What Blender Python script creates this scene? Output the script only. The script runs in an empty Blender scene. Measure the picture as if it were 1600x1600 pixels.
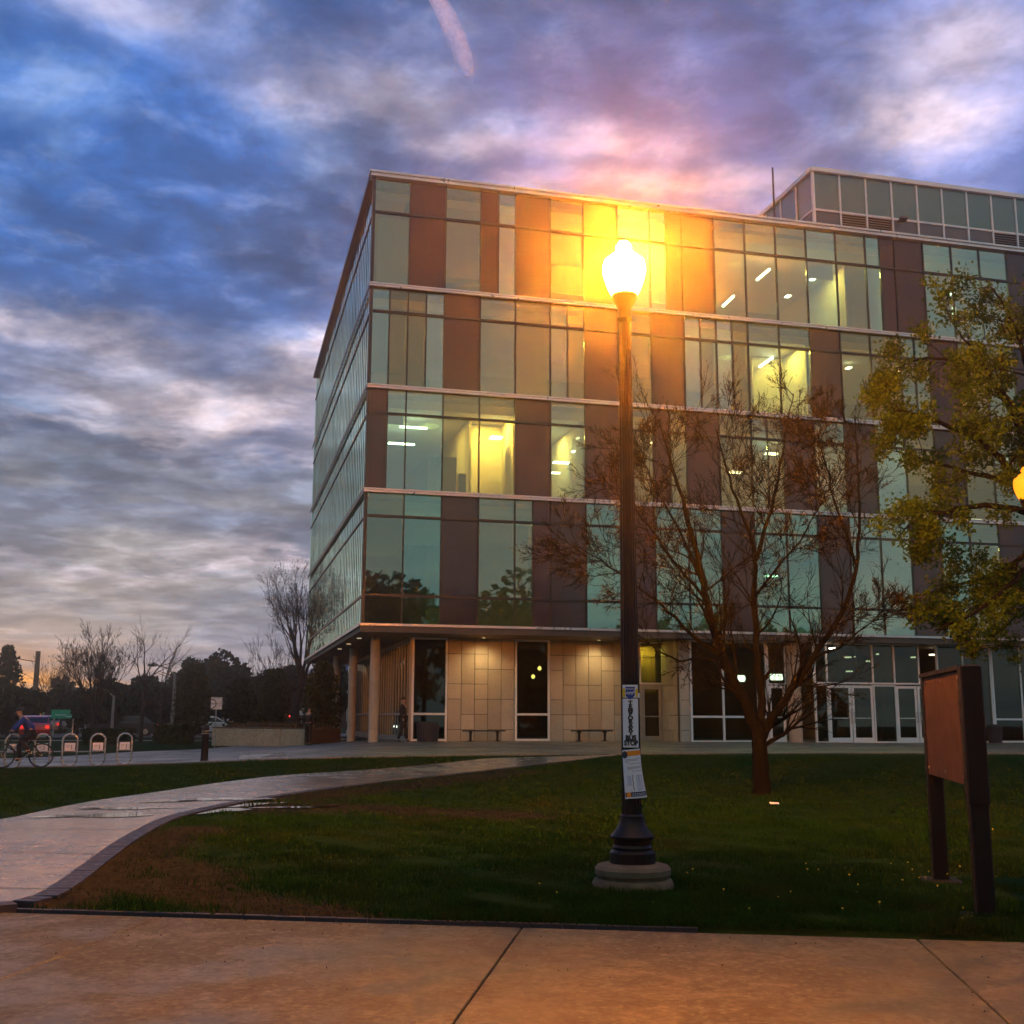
import bpy, bmesh, math, random
import numpy as np
from mathutils import Vector, Matrix

random.seed(7); np.random.seed(7)
scene = bpy.context.scene
COL = scene.collection
RAD = math.radians

# ------------------------------------------------------------------ camera
CAM = Vector((0, 0, 1.45)); PITCH = RAD(10.2); ROLL = RAD(0.22); FPX = 1778.0
cd = bpy.data.cameras.new('camera'); cam = bpy.data.objects.new('camera', cd); COL.objects.link(cam)
cd.sensor_width = 36.0; cd.lens = FPX / 1600 * 36; cd.clip_start = 0.1; cd.clip_end = 4000
cam.matrix_world = Matrix.Translation(CAM) @ Matrix.Rotation(math.pi/2 + PITCH, 4, 'X') @ Matrix.Rotation(ROLL, 4, 'Z')
scene.camera = cam

# ------------------------------------------------------------------ render look
scene.view_settings.view_transform = 'Standard'; scene.view_settings.look = 'None'
scene.view_settings.exposure = 0.25; scene.view_settings.gamma = 1.0
scene.render.engine = 'CYCLES'
cy = scene.cycles
cy.use_denoising = True; cy.max_bounces = 5; cy.diffuse_bounces = 2; cy.glossy_bounces = 3; cy.use_adaptive_sampling = True; cy.adaptive_threshold = 0.025
cy.transmission_bounces = 4; cy.transparent_max_bounces = 24; cy.volume_bounces = 0
cy.sample_clamp_indirect = 4.0; cy.caustics_reflective = False; cy.caustics_refractive = False

# ------------------------------------------------------------------ node helper
class NT:
    def __init__(s, tree): s.t = tree; s.n = tree.nodes; s.l = tree.links
    def add(s, typ, **kw):
        n = s.n.new(typ)
        for k, v in kw.items(): setattr(n, k, v)
        return n
    def link(s, a, b): s.l.new(a, b)
    def val(s, sock, v):
        if hasattr(v, 'is_linked') or hasattr(v, 'links'): s.l.new(v, sock)
        else: sock.default_value = v
    def math(s, op, a, b=0.0, c=None, clamp=False):
        n = s.add('ShaderNodeMath', operation=op, use_clamp=clamp)
        s.val(n.inputs[0], a); s.val(n.inputs[1], b)
        if c is not None: s.val(n.inputs[2], c)
        return n.outputs[0]
    def mix(s, f, a, b, blend='MIX'):
        n = s.add('ShaderNodeMix', data_type='RGBA', blend_type=blend)
        s.val(n.inputs[0], f)
        for sock, v in ((n.inputs[6], a), (n.inputs[7], b)):
            if isinstance(v, tuple) and len(v) == 3: v = v + (1.0,)
            s.val(sock, v)
        return n.outputs[2]
    def noise(s, vec, scale, detail=4.0, rough=0.55, dist=0.0, out='Fac'):
        n = s.add('ShaderNodeTexNoise'); n.inputs['Scale'].default_value = scale
        n.inputs['Detail'].default_value = detail; n.inputs['Roughness'].default_value = rough
        n.inputs['Distortion'].default_value = dist
        if vec is not None: s.link(vec, n.inputs['Vector'])
        return n.outputs[out]
    def ramp(s, f, pts):
        n = s.add('ShaderNodeValToRGB'); e = n.color_ramp.elements
        while len(e) < len(pts): e.new(0.5)
        for k, (p, c) in enumerate(pts):
            e[k].position = p
            e[k].color = (c, c, c, 1) if isinstance(c, (int, float)) else tuple(c) + (1,)
        s.val(n.inputs[0], f); return n.outputs[0]
    def rng(s, v, a, b, c=0.0, d=1.0, smooth=False):
        n = s.add('ShaderNodeMapRange'); n.clamp = True
        if smooth: n.interpolation_type = 'SMOOTHSTEP'
        s.val(n.inputs[0], v)
        for k, x in enumerate((a, b, c, d)): n.inputs[k+1].default_value = x
        return n.outputs[0]

# ------------------------------------------------------------------ world: dusk sky with broken cloud
SUN_AZ, SUN_EL = RAD(-23.0), RAD(5.0)      # azimuth from +Y towards +X
def build_world():
    w = bpy.data.worlds.new('World'); scene.world = w; w.use_nodes = True
    T = NT(w.node_tree); T.n.clear()
    tc = T.add('ShaderNodeTexCoord'); sep = T.add('ShaderNodeSeparateXYZ'); T.link(tc.outputs['Generated'], sep.inputs[0])
    X, Y, Z = sep.outputs
    az = T.math('MULTIPLY', T.math('ARCTAN2', X, Y), 57.29578)
    el = T.math('MULTIPLY', T.math('ARCSINE', Z), 57.29578)
    sky = T.add('ShaderNodeTexSky', sky_type='NISHITA'); sky.sun_disc = False
    sky.sun_elevation = SUN_EL; sky.sun_rotation = SUN_AZ; sky.air_density = 1.3; sky.dust_density = 2.0; sky.ozone_density = 2.5
    # cloud deck: direction projected on a plane overhead
    den = T.math('ADD', T.math('MAXIMUM', Z, 0.0), 0.13)
    cmb = T.add('ShaderNodeCombineXYZ'); T.link(T.math('DIVIDE', X, den), cmb.inputs[0]); T.link(T.math('DIVIDE', Y, den), cmb.inputs[1])
    cl = cmb.outputs[0]
    n1 = T.noise(cl, 1.15, 8.0, 0.56, 0.35)
    n2 = T.noise(cl, 2.7, 8.0, 0.60, 0.25)
    n3 = T.noise(cl, 0.62, 3.0, 0.5, 0.0)
    n4 = T.noise(cl, 11.0, 6.0, 0.68, 0.2)
    # warp for the drawn-out banks
    wv = T.add('ShaderNodeTexNoise'); wv.inputs['Scale'].default_value = 2.1; wv.inputs['Detail'].default_value = 6.0; wv.inputs['Roughness'].default_value = 0.62
    T.link(cl, wv.inputs['Vector'])
    ws = T.add('ShaderNodeSeparateColor'); T.link(wv.outputs['Color'], ws.inputs[0])
    azw = T.math('ADD', az, T.math('MULTIPLY', T.math('SUBTRACT', ws.outputs[0], 0.5), 17.0))
    elw = T.math('ADD', el, T.math('MULTIPLY', T.math('SUBTRACT', ws.outputs[1], 0.5), 8.5))
    def blob(a, e, sa, se):
        u = T.math('DIVIDE', T.math('SUBTRACT', azw, a), sa); v = T.math('DIVIDE', T.math('SUBTRACT', elw, e), se)
        r = T.math('ADD', T.math('MULTIPLY', u, u), T.math('MULTIPLY', v, v))
        return T.math('EXPONENT', T.math('MULTIPLY', r, -1.0))
    def total(bl):
        s = None
        for (a, e, sa, se, k) in bl:
            b = T.math('MULTIPLY', blob(a, e, sa, se), k); s = b if s is None else T.math('ADD', s, b)
        return s
    left = T.rng(azw, -24.0, 14.0, 1.0, 0.0, True)
    high = T.mix(left, (0.22, 0.28, 0.58), (0.06, 0.19, 0.52))
    low = T.mix(left, (0.33, 0.33, 0.50), (0.29, 0.31, 0.37))
    base = T.mix(T.rng(elw, 11.0, 22.0, 0, 1, True), low, high)
    sk = T.mix(1.0, sky.outputs[0], (0.10, 0.10, 0.10), 'MULTIPLY')
    base = T.mix(0.05, base, sk)
    # dark slate undersides
    grey = T.mix(left, (0.165, 0.19, 0.35), (0.085, 0.14, 0.28))
    c1 = T.rng(n1, 0.42, 0.58, 0, 1, True)
    col = T.mix(T.math('MULTIPLY', c1, T.rng(el, 4, 14, .35, .85)), base, grey)
    dark = total([(-15, 21.0, 11, 2.6, .8), (-20, 11.4, 9, 1.3, .75), (-9, 9.6, 6, 1.1, .6), (-21, 8.4, 8, .8, .5), (-17, 26, 7, 2.0, .6), (-7, 28.0, 7, 1.6, .6), (10, 30, 8, 1.8, .6), (16, 25.5, 7, 1.3, .45), (-12, 5.0, 9, .9, .45)])
    darkc = T.mix(T.rng(el, 10, 17, 0, 1), (0.17, 0.19, 0.235), T.mix(left, (0.135, 0.165, 0.32), (0.05, 0.12, 0.29)))
    col = T.mix(T.math('MULTIPLY', dark, T.rng(n2, 0.34, 0.62, 0.3, 1.0), clamp=True), col, darkc)
    # sunlit banks
    lit = total([(-14.5, 15.2, 7.0, 1.5, 1.25), (-22.5, 18.2, 4.0, 1.3, 1.0), (-11, 17.9, 3.0, 1.2, 1.0), (-9.5, 12.6, 3.5, .7, .8), (-10, 7.4, 5.0, .6, 1.0), (-20, 13.2, 5, .5, .5),
                 (-21, 6.7, 6, .6, .5), (-20, 3.5, 9, 1.8, .15), (-3.0, 29.3, 3.0, 1.0, .8), (-2, 26.4, 4, .9, .7), (21.5, 28.3, 5.0, 1.4, 1.2), (24, 31, 4, 1.2, .8),
                 (5, 28.4, 5, 1.0, .6), (-20, 33, 5, 1.3, .5), (9, 25.8, 7, .9, .7), (-10, 31, 5, .9, .6), (20, 24.6, 6, .8, .6)])
    litf = T.math('MULTIPLY', lit, T.rng(n2, 0.36, 0.60, 0.25, 1.15), clamp=True)
    litc = T.mix(left, (0.78, 0.65, 0.76), (0.80, 0.68, 0.74))
    col = T.mix(litf, col, litc)
    wisps = T.math('MULTIPLY', T.rng(n2, 0.50, 0.70, 0, 1, True), T.rng(el, 6, 14, .22, .42))
    col = T.mix(wisps, col, T.mix(left, (0.48, 0.48, 0.71), (0.36, 0.46, 0.66)))
    col = T.mix(T.math('MULTIPLY', T.rng(n4, 0.48, 0.70, 0, 1, True), 0.14), col, (0.62, 0.60, 0.74))
    col = T.mix(T.math('MULTIPLY', T.rng(n3, 0.5, 0.70, 0, 1, True), T.rng(el, 8, 16, 0, .35)), col, (0.07, 0.13, 0.30))
    # sunset low on the left
    ge = T.math('ADD', el, T.math('MULTIPLY', T.math('SUBTRACT', ws.outputs[1], 0.5), 2.0))
    gu = T.math('DIVIDE', T.math('ADD', azw, 26.0), 6.0); gv = T.math('DIVIDE', T.math('SUBTRACT', ge, 0.6), 1.9)
    glow = T.math('MULTIPLY', T.math('EXPONENT', T.math('MULTIPLY', T.math('ADD', T.math('MULTIPLY', gu, gu), T.math('MULTIPLY', gv, gv)), -1.0)), 1.1, clamp=True)
    col = T.mix(glow, col, (1.05, 0.50, 0.13))
    col = T.mix(T.rng(el, -0.4, -4.0, 0, 1), col, (0.05, 0.05, 0.045))
    n5 = T.noise(cl, 5.5, 7.0, 0.62, 0.3); n6 = T.noise(cl, 2.0, 6.0, 0.6, 0.4)
    mo = T.math('MULTIPLY', T.rng(n5, .36, .64, .80, 1.16, True), T.rng(n6, .38, .62, .74, 1.12, True))
    mc = T.add('ShaderNodeCombineColor'); 
    for k in range(3): T.link(mo, mc.inputs[k])
    col = T.mix(T.rng(el, 1.0, 7.0, .25, 1.0), col, T.mix(1.0, col, mc.outputs[0], 'MULTIPLY'))
    gm = T.add('ShaderNodeGamma'); T.link(col, gm.inputs[0]); gm.inputs[1].default_value = 1.28
    col = T.mix(1.0, gm.outputs[0], (1.20, 1.23, 1.17), 'MULTIPLY')
    # the half of the sky behind the camera is dusk grey-blue
    back = T.rng(Y, 0.05, -0.35, 0, 1, True)
    bcol = T.mix(T.rng(n1, 0.38, 0.66, 0, 1, True), (0.26, 0.33, 0.39), (0.48, 0.50, 0.47))
    col = T.mix(back, col, bcol)
    g10 = T.mix(1.0, col, (10.0, 10.0, 10.0), 'MULTIPLY')
    bg = T.add('ShaderNodeBackground'); T.link(g10, bg.inputs[0]); bg.inputs[1].default_value = 0.1
    out = T.add('ShaderNodeOutputWorld'); T.link(bg.outputs[0], out.inputs[0])
build_world()
sd = bpy.data.lights.new('sun', 'SUN'); sun = bpy.data.objects.new('sun', sd); COL.objects.link(sun)
sd.energy = 0.15; sd.angle = RAD(60); sd.color = (1.0, 0.72, 0.48)
sdir = Vector((math.sin(SUN_AZ)*math.cos(SUN_EL), math.cos(SUN_AZ)*math.cos(SUN_EL), math.sin(SUN_EL)))
sun.rotation_euler = sdir.to_track_quat('Z', 'Y').to_euler()

LAMP_COL = (1.0, 0.245, 0.010); LAMP_E = 22000.0
HAZE, HAZE_G = 0.0018, 0.93

# ------------------------------------------------------------------ geometry helpers
_R = cam.matrix_world.to_3x3()
def ray(u, v): return _R @ Vector(((u-800)/FPX, (800-v)/FPX, -1.0))
def smooth(a, b, x):
    t = np.clip((x-a)/(b-a), 0, 1); return t*t*(3-2*t)
def gz(x, y):
    """height of the ground"""
    right = 0.03 + 0.40*np.clip((y-9.0)/33.0, 0, 1) - 0.08*smooth(8, 20, x)*smooth(20, 42, y)
    leftz = 0.03 - 0.08*np.clip((y-9.0)/24.0, 0, 1)
    k = smooth(-12.5, -4.0, x + 0.0*y)
    far = smooth(75, 110, y)
    z = leftz*(1-k) + right*k
    z = z*(1-far) + (-0.05)*far
    z = np.where(y < 8.0, 0.0*z, z)
    return z
def gzf(x, y): return float(gz(np.float64(x), np.float64(y)))
def gp(u, v):
    """pixel -> point on the ground"""
    r = ray(u, v); z = 0.1
    for _ in range(25):
        s = (z - CAM.z)/r.z; p = CAM + r*s; z = 0.5*z + 0.5*gzf(p.x, p.y)
    return Vector((p.x, p.y, gzf(p.x, p.y)))
def at(u, v, Y):
    r = ray(u, v); return CAM + r*(Y/r.y)

class MB:
    def __init__(s): s.v = []; s.f = []; s.m = []; s.mi = 0
    def add(s, vs, fs):
        o = len(s.v); s.v += [tuple(p) for p in vs]; s.f += [tuple(i+o for i in q) for q in fs]; s.m += [s.mi]*len(fs)
    def box(s, x0, x1, y0, y1, z0, z1):
        vs = [(x0,y0,z0),(x1,y0,z0),(x1,y1,z0),(x0,y1,z0),(x0,y0,z1),(x1,y0,z1),(x1,y1,z1),(x0,y1,z1)]
        s.add(vs, [(0,3,2,1),(4,5,6,7),(0,1,5,4),(1,2,6,5),(2,3,7,6),(3,0,4,7)])
    def bevbox(s, x0, x1, y0, y1, z0, z1, b):
        """box with chamfered vertical and top edges"""
        def loop(d, z): return [(x0+d+b,y0+d,z),(x1-d-b,y0+d,z),(x1-d,y0+d+b,z),(x1-d,y1-d-b,z),(x1-d-b,y1-d,z),(x0+d+b,y1-d,z),(x0+d,y1-d-b,z),(x0+d,y0+d+b,z)]
        L = [loop(0, z0), loop(0, z1-b), loop(b, z1)]
        vs = sum(L, []); fs = [tuple(reversed(range(8))), tuple(range(16, 24))]
        for k in (0, 1):
            for i in range(8):
                j = (i+1) % 8; fs.append((k*8+i, k*8+j, k*8+8+j, k*8+8+i))
        s.add(vs, fs)
    def obox(s, M, sx, sy, sz):
        """box of full size sx,sy,sz centred on matrix M"""
        vs = [M @ Vector((a*sx/2, b*sy/2, c*sz/2)) for c in (-1,1) for a, b in ((-1,-1),(1,-1),(1,1),(-1,1))]
        s.add(vs, [(0,3,2,1),(4,5,6,7),(0,1,5,4),(1,2,6,5),(2,3,7,6),(3,0,4,7)])
    def tube(s, pts, rad, n=6, cap=True):
        pts = [Vector(p) for p in pts]; k = len(pts)
        if isinstance(rad, (int, float)): rad = [rad]*k
        rings = []; up = None
        for i in range(k):
            d = (pts[min(i+1, k-1)] - pts[max(i-1, 0)])
            if d.length < 1e-9: d = Vector((0,0,1))
            d.normalize()
            if up is None: up = d.orthogonal().normalized()
            else:
                up = up - d*up.dot(d)
                up = d.orthogonal().normalized() if up.length < 1e-6 else up.normalized()
            sd_ = d.cross(up)
            rings.append([pts[i] + (up*math.cos(2*math.pi*j/n) + sd_*math.sin(2*math.pi*j/n))*rad[i] for j in range(n)])
        vs = [p for r in rings for p in r]; fs = []
        for i in range(k-1):
            for j in range(n):
                jj = (j+1) % n; fs.append((i*n+j, i*n+jj, (i+1)*n+jj, (i+1)*n+j))
        if cap: fs += [tuple(reversed(range(n))), tuple(range((k-1)*n, k*n))]
        s.add(vs, fs)
    def loop_tube(s, pts, r, n=8):
        k = len(pts); pts = [Vector(p) for p in pts]; vs = []; nrm = (pts[1]-pts[0]).cross(pts[2]-pts[1]).normalized()
        for i in range(k):
            d = (pts[(i+1) % k] - pts[i-1]).normalized(); a = d.cross(nrm).normalized()
            vs += [pts[i] + (a*math.cos(2*math.pi*j/n) + nrm*math.sin(2*math.pi*j/n))*r for j in range(n)]
        s.add(vs, [(i*n+j, i*n+(j+1) % n, ((i+1) % k)*n+(j+1) % n, ((i+1) % k)*n+j) for i in range(k) for j in range(n)])
    def lathe(s, prof, n=24, c=(0,0,0), flute=0, depth=0.0):
        vs = []; k = len(prof)
        for (r, z) in prof:
            for j in range(n):
                rr = r*(1 - (depth if flute and (j % 2) else 0)); a = 2*math.pi*j/n
                vs.append((c[0]+rr*math.cos(a), c[1]+rr*math.sin(a), c[2]+z))
        fs = [(i*n+j, i*n+(j+1) % n, (i+1)*n+(j+1) % n, (i+1)*n+j) for i in range(k-1) for j in range(n)]
        fs += [tuple(reversed(range(n))), tuple(range((k-1)*n, k*n))]
        s.add(vs, fs)
    def prism(s, poly, y0, y1):
        """polygon in x,z swept along y"""
        n = len(poly); vs = [(x, y0, z) for x, z in poly] + [(x, y1, z) for x, z in poly]
        s.add(vs, [tuple(range(n)), tuple(reversed(range(n, 2*n)))] + [((i+1) % n, i, n+i, n+(i+1) % n) for i in range(n)])
    def build(s, name, mat, parent=None, smooth=False, loc=None, fix=True):
        me = bpy.data.meshes.new(name); me.from_pydata(s.v, [], s.f)
        mats = mat if isinstance(mat, (list, tuple)) else [mat]
        for m in mats: me.materials.append(m)
        if len(mats) > 1: me.polygons.foreach_set('material_index', s.m)
        if fix and len(s.f) < 60000:
            bm = bmesh.new(); bm.from_mesh(me); bmesh.ops.recalc_face_normals(bm, faces=bm.faces); bm.to_mesh(me); bm.free()
        if smooth:
            me.polygons.foreach_set('use_smooth', [True]*len(me.polygons))
            try: me.set_sharp_from_angle(angle=RAD(38))
            except Exception: pass
        o = bpy.data.objects.new(name, me); COL.objects.link(o)
        if parent is not None: o.parent = parent
        if loc is not None: o.location = loc
        return o

def npmesh(name, verts, faces, mat, parent=None):
    """fast mesh of equal-sized faces from arrays"""
    me = bpy.data.meshes.new(name); nv = len(verts); nf, k = faces.shape
    me.vertices.add(nv); me.vertices.foreach_set('co', np.ascontiguousarray(verts, dtype=np.float32).ravel())
    me.loops.add(nf*k); me.loops.foreach_set('vertex_index', np.ascontiguousarray(faces, dtype=np.int32).ravel())
    me.polygons.add(nf); me.polygons.foreach_set('loop_start', np.arange(0, nf*k, k, dtype=np.int32))
    me.update(calc_edges=True); me.validate()
    me.materials.append(mat)
    o = bpy.data.objects.new(name, me); COL.objects.link(o)
    if parent is not None: o.parent = parent
    return o
def tag(o, label=None, cat=None, group=None, kind=None):
    if label: o['label'] = label
    if cat: o['category'] = cat
    if group: o['group'] = group
    if kind: o['kind'] = kind
    return o
def empty(name, loc=(0,0,0), rz=0.0, label=None, cat=None, group=None):
    o = bpy.data.objects.new(name, None); COL.objects.link(o); o.location = loc; o.rotation_euler = (0, 0, rz); o.empty_display_size = 0.2
    return tag(o, label, cat, group)
def copy_tree(o, parent=None):
    c = o.copy(); COL.objects.link(c)
    if parent is not None: c.parent = parent
    for ch in list(o.children): copy_tree(ch, c)
    return c

# ------------------------------------------------------------------ materials
def mat(name, col, rough=0.6, metal=0.0, var=0.0, scale=4.0, bump=0.0, bscale=30.0, spec=0.5, emit=None, estr=0.0, coat=0.0):
    m = bpy.data.materials.new(name); m.use_nodes = True; T = NT(m.node_tree); b = T.n['Principled BSDF']
    b.inputs['Base Color'].default_value = tuple(col) + (1,); b.inputs['Roughness'].default_value = rough
    b.inputs['Metallic'].default_value = metal; b.inputs['Specular IOR Level'].default_value = spec
    b.inputs['Coat Weight'].default_value = coat
    tc = T.add('ShaderNodeTexCoord')
    if var > 0:
        f = T.noise(tc.outputs['Object'], scale, 5, 0.6)
        a = tuple(max(0, c*(1-var)) for c in col); c2 = tuple(c*(1+var) for c in col)
        T.link(T.mix(T.rng(f, 0.3, 0.7), a, c2), b.inputs['Base Color'])
        T.link(T.rng(T.noise(tc.outputs['Object'], scale*2.3, 3), 0.3, 0.7, max(0.02, rough-0.12), min(1, rough+0.12)), b.inputs['Roughness'])
    if bump > 0:
        bn = T.add('ShaderNodeBump'); bn.inputs['Strength'].default_value = bump; bn.inputs['Distance'].default_value = 0.02
        T.link(T.noise(tc.outputs['Object'], bscale, 5, 0.6), bn.inputs['Height']); T.link(bn.outputs[0], b.inputs['Normal'])
    if emit:
        b.inputs['Emission Color'].default_value = tuple(emit) + (1,); b.inputs['Emission Strength'].default_value = estr
    return m
def glass(name, tint, r0=0.16, power=4.0, rough=0.01, wave=0.0, gcol=(0.80, 0.97, 0.92)):
    m = bpy.data.materials.new(name); m.use_nodes = True; T = NT(m.node_tree); T.n.clear()
    lw = T.add('ShaderNodeLayerWeight'); lw.inputs['Blend'].default_value = 0.5
    fac = T.math('ADD', r0, T.math('MULTIPLY', T.math('POWER', lw.outputs['Facing'], power), 1-r0), clamp=True)
    tr = T.add('ShaderNodeBsdfTransparent'); tr.inputs[0].default_value = tuple(tint) + (1,)
    gl = T.add('ShaderNodeBsdfGlossy'); gl.inputs['Roughness'].default_value = rough
    gl.inputs['Color'].default_value = gcol + (1,)
    tc = T.add('ShaderNodeTexCoord')
    if wave > 0:
        bn = T.add('ShaderNodeBump'); bn.inputs['Strength'].default_value = wave; bn.inputs['Distance'].default_value = 0.01
        T.link(T.noise(tc.outputs['Object'], 0.9, 2, 0.5), bn.inputs['Height']); T.link(bn.outputs[0], gl.inputs['Normal'])
    mx = T.add('ShaderNodeMixShader'); T.link(fac, mx.inputs[0]); T.link(tr.outputs[0], mx.inputs[1]); T.link(gl.outputs[0], mx.inputs[2])
    o = T.add('ShaderNodeOutputMaterial'); T.link(mx.outputs[0], o.inputs[0]); return m
def leafmat(name, a, b, scale=1.5, trans=0.4):
    m = bpy.data.materials.new(name); m.use_nodes = True; T = NT(m.node_tree); T.n.clear()
    tc = T.add('ShaderNodeTexCoord'); f = T.noise(tc.outputs['Object'], scale, 3, 0.6); f2 = T.noise(tc.outputs['Object'], scale*14, 2, 0.6)
    c = T.mix(T.rng(T.math('ADD', T.math('MULTIPLY', f, 0.6), T.math('MULTIPLY', f2, 0.4)), 0.35, 0.65), a, b)
    d = T.add('ShaderNodeBsdfDiffuse'); T.link(c, d.inputs[0]); t = T.add('ShaderNodeBsdfTranslucent'); T.link(c, t.inputs[0])
    mx = T.add('ShaderNodeMixShader'); mx.inputs[0].default_value = trans; T.link(d.outputs[0], mx.inputs[1]); T.link(t.outputs[0], mx.inputs[2])
    o = T.add('ShaderNodeOutputMaterial'); T.link(mx.outputs[0], o.inputs[0]); return m

M_silver = mat('silver aluminium', (0.55, 0.55, 0.56), 0.38, 0.7, 0.08, 1.2)
M_white = mat('white painted frame', (0.72, 0.74, 0.75), 0.4, 0.0, 0.06, 2.0)
M_dark = mat('dark mullion', (0.012, 0.013, 0.015), 0.4)
M_spand = mat('maroon spandrel glass', (0.044, 0.021, 0.028), 0.10, 0.0, 0.12, 0.6, spec=0.5)
M_spands = [M_spand, mat('aubergine spandrel glass', (0.052, 0.030, 0.038), 0.12, 0.0, 0.15, 0.7), mat('dark grey purple spandrel glass', (0.036, 0.030, 0.038), 0.10, 0.0, 0.15, 0.8), mat('red brown spandrel glass', (0.050, 0.023, 0.023), 0.12, 0.0, 0.15, 0.6)]
M_glass = glass('green vision glass', (0.66, 0.84, 0.74), 0.24, 3.0, 0.008, 0.06)
M_glasses = [M_glass, glass('grey green vision glass', (0.60, 0.72, 0.62), 0.20, 3.0, 0.008, 0.06, (0.88, 0.94, 0.78)), glass('deep green vision glass', (0.46, 0.72, 0.58), 0.27, 3.0, 0.008, 0.06, (0.66, 0.92, 0.84)), glass('bronze green vision glass', (0.62, 0.66, 0.50), 0.16, 3.0, 0.008, 0.06, (0.96, 0.91, 0.68))]
M_glass_side = glass('side facade glass', (0.55, 0.75, 0.70), 0.26, 1.6, 0.02, 0.05, (0.52, 0.80, 0.76))
M_glass_dark = glass('ground floor glass', (0.36, 0.44, 0.40), 0.045, 4.0, 0.006, 0.03)
M_ceil = mat('ceiling tile', (0.62, 0.62, 0.58), 0.9, 0, 0.05, 2)
M_inwall = mat('office wall', (0.40, 0.37, 0.29), 0.9, 0, 0.06, 0.5)
M_incore = mat('office core wall', (0.20, 0.20, 0.17), 0.9, 0, 0.15, 0.4)
M_infloor = mat('office floor', (0.12, 0.11, 0.10), 0.7)
M_fix = mat('lit ceiling lamp', (0.9, 0.9, 0.85), 0.5, emit=(1.0, 0.90, 0.72), estr=9.0)
M_fixsoft = mat('dim lit ceiling lamp', (0.9, 0.9, 0.85), 0.5, emit=(1.0, 0.86, 0.55), estr=3.0)
M_soffit = mat('dark soffit', (0.06, 0.06, 0.055), 0.6, 0, 0.1, 1.0)
M_lobby = mat('lobby wall', (0.10, 0.09, 0.07), 0.8, 0, 0.2, 0.5)
M_black = mat('black iron', (0.006, 0.006, 0.007), 0.45, 0.0, 0.2, 8.0, 0.08, 60, spec=0.25)
M_concrete_pole = mat('weathered concrete', (0.10, 0.083, 0.05), 0.9, 0, 0.4, 5.0, 0.4, 40)
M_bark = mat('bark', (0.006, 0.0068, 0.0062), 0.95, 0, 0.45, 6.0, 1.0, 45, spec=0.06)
M_bark2 = mat('grey bark', (0.04, 0.034, 0.03), 0.95, 0, 0.35, 5.0, 0.5, 30, spec=0.06)
M_bud = leafmat('spring buds', (0.035, 0.03, 0.010), (0.08, 0.06, 0.015), 2.0, 0.3)
M_leaf = leafmat('young leaves', (0.022, 0.058, 0.006), (0.075, 0.145, 0.012), 1.2, 0.45)
M_ever = leafmat('evergreen needles', (0.008, 0.018, 0.010), (0.025, 0.045, 0.020), 0.5, 0.1)
M_conif = leafmat('conifer needles', (0.012, 0.03, 0.014), (0.04, 0.07, 0.03), 0.5, 0.15)
M_shrub = leafmat('columnar shrub leaves', (0.02, 0.028, 0.008), (0.06, 0.065, 0.016), 0.8, 0.2)
M_paper = mat('white paper', (0.74, 0.74, 0.80), 0.8)
M_ink = mat('black ink', (0.012, 0.012, 0.014), 0.7)
M_blue = mat('blue print', (0.012, 0.05, 0.28), 0.6)
M_yellow = mat('yellow print', (0.80, 0.50, 0.01), 0.6)
M_orange = mat('orange print', (0.85, 0.26, 0.01), 0.6)
M_navy = mat('navy print', (0.012, 0.02, 0.06), 0.6)
M_grey = mat('grey print', (0.30, 0.31, 0.36), 0.8)
M_pale = mat('pale print', (0.55, 0.55, 0.66), 0.8)
M_redp = mat('red print', (0.25, 0.05, 0.06), 0.8)
M_galv = mat('dull galvanised post', (0.22, 0.22, 0.20), 0.7, 0.0, 0.1, 1.0)
M_steel = mat('galvanised steel', (0.42, 0.45, 0.44), 0.32, 0.8, 0.15, 6.0)

def stone_mat():
    m = bpy.data.materials.new('limestone cladding'); m.use_nodes = True; T = NT(m.node_tree); b = T.n['Principled BSDF']
    tc = T.add('ShaderNodeTexCoord'); oi = T.add('ShaderNodeNewGeometry')
    isl = oi.outputs['Random Per Island']
    f = T.noise(tc.outputs['Object'], 9.0, 6, 0.7); g = T.noise(tc.outputs['Object'], 1.2, 4, 0.6)
    c = T.mix(isl, (0.40, 0.35, 0.27), (0.56, 0.50, 0.40))
    c = T.mix(T.rng(f, 0.3, 0.75), T.mix(1.0, c, (0.78, 0.78, 0.78), 'MULTIPLY'), c)
    c = T.mix(T.rng(g, 0.5, 0.8, 0, 0.5), c, (0.30, 0.26, 0.20))
    T.link(c, b.inputs['Base Color']); b.inputs['Roughness'].default_value = 0.8
    bn = T.add('ShaderNodeBump'); bn.inputs['Strength'].default_value = 0.35; bn.inputs['Distance'].default_value = 0.01
    T.link(f, bn.inputs['Height']); T.link(bn.outputs[0], b.inputs['Normal']); return m
M_stone = stone_mat()
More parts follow.
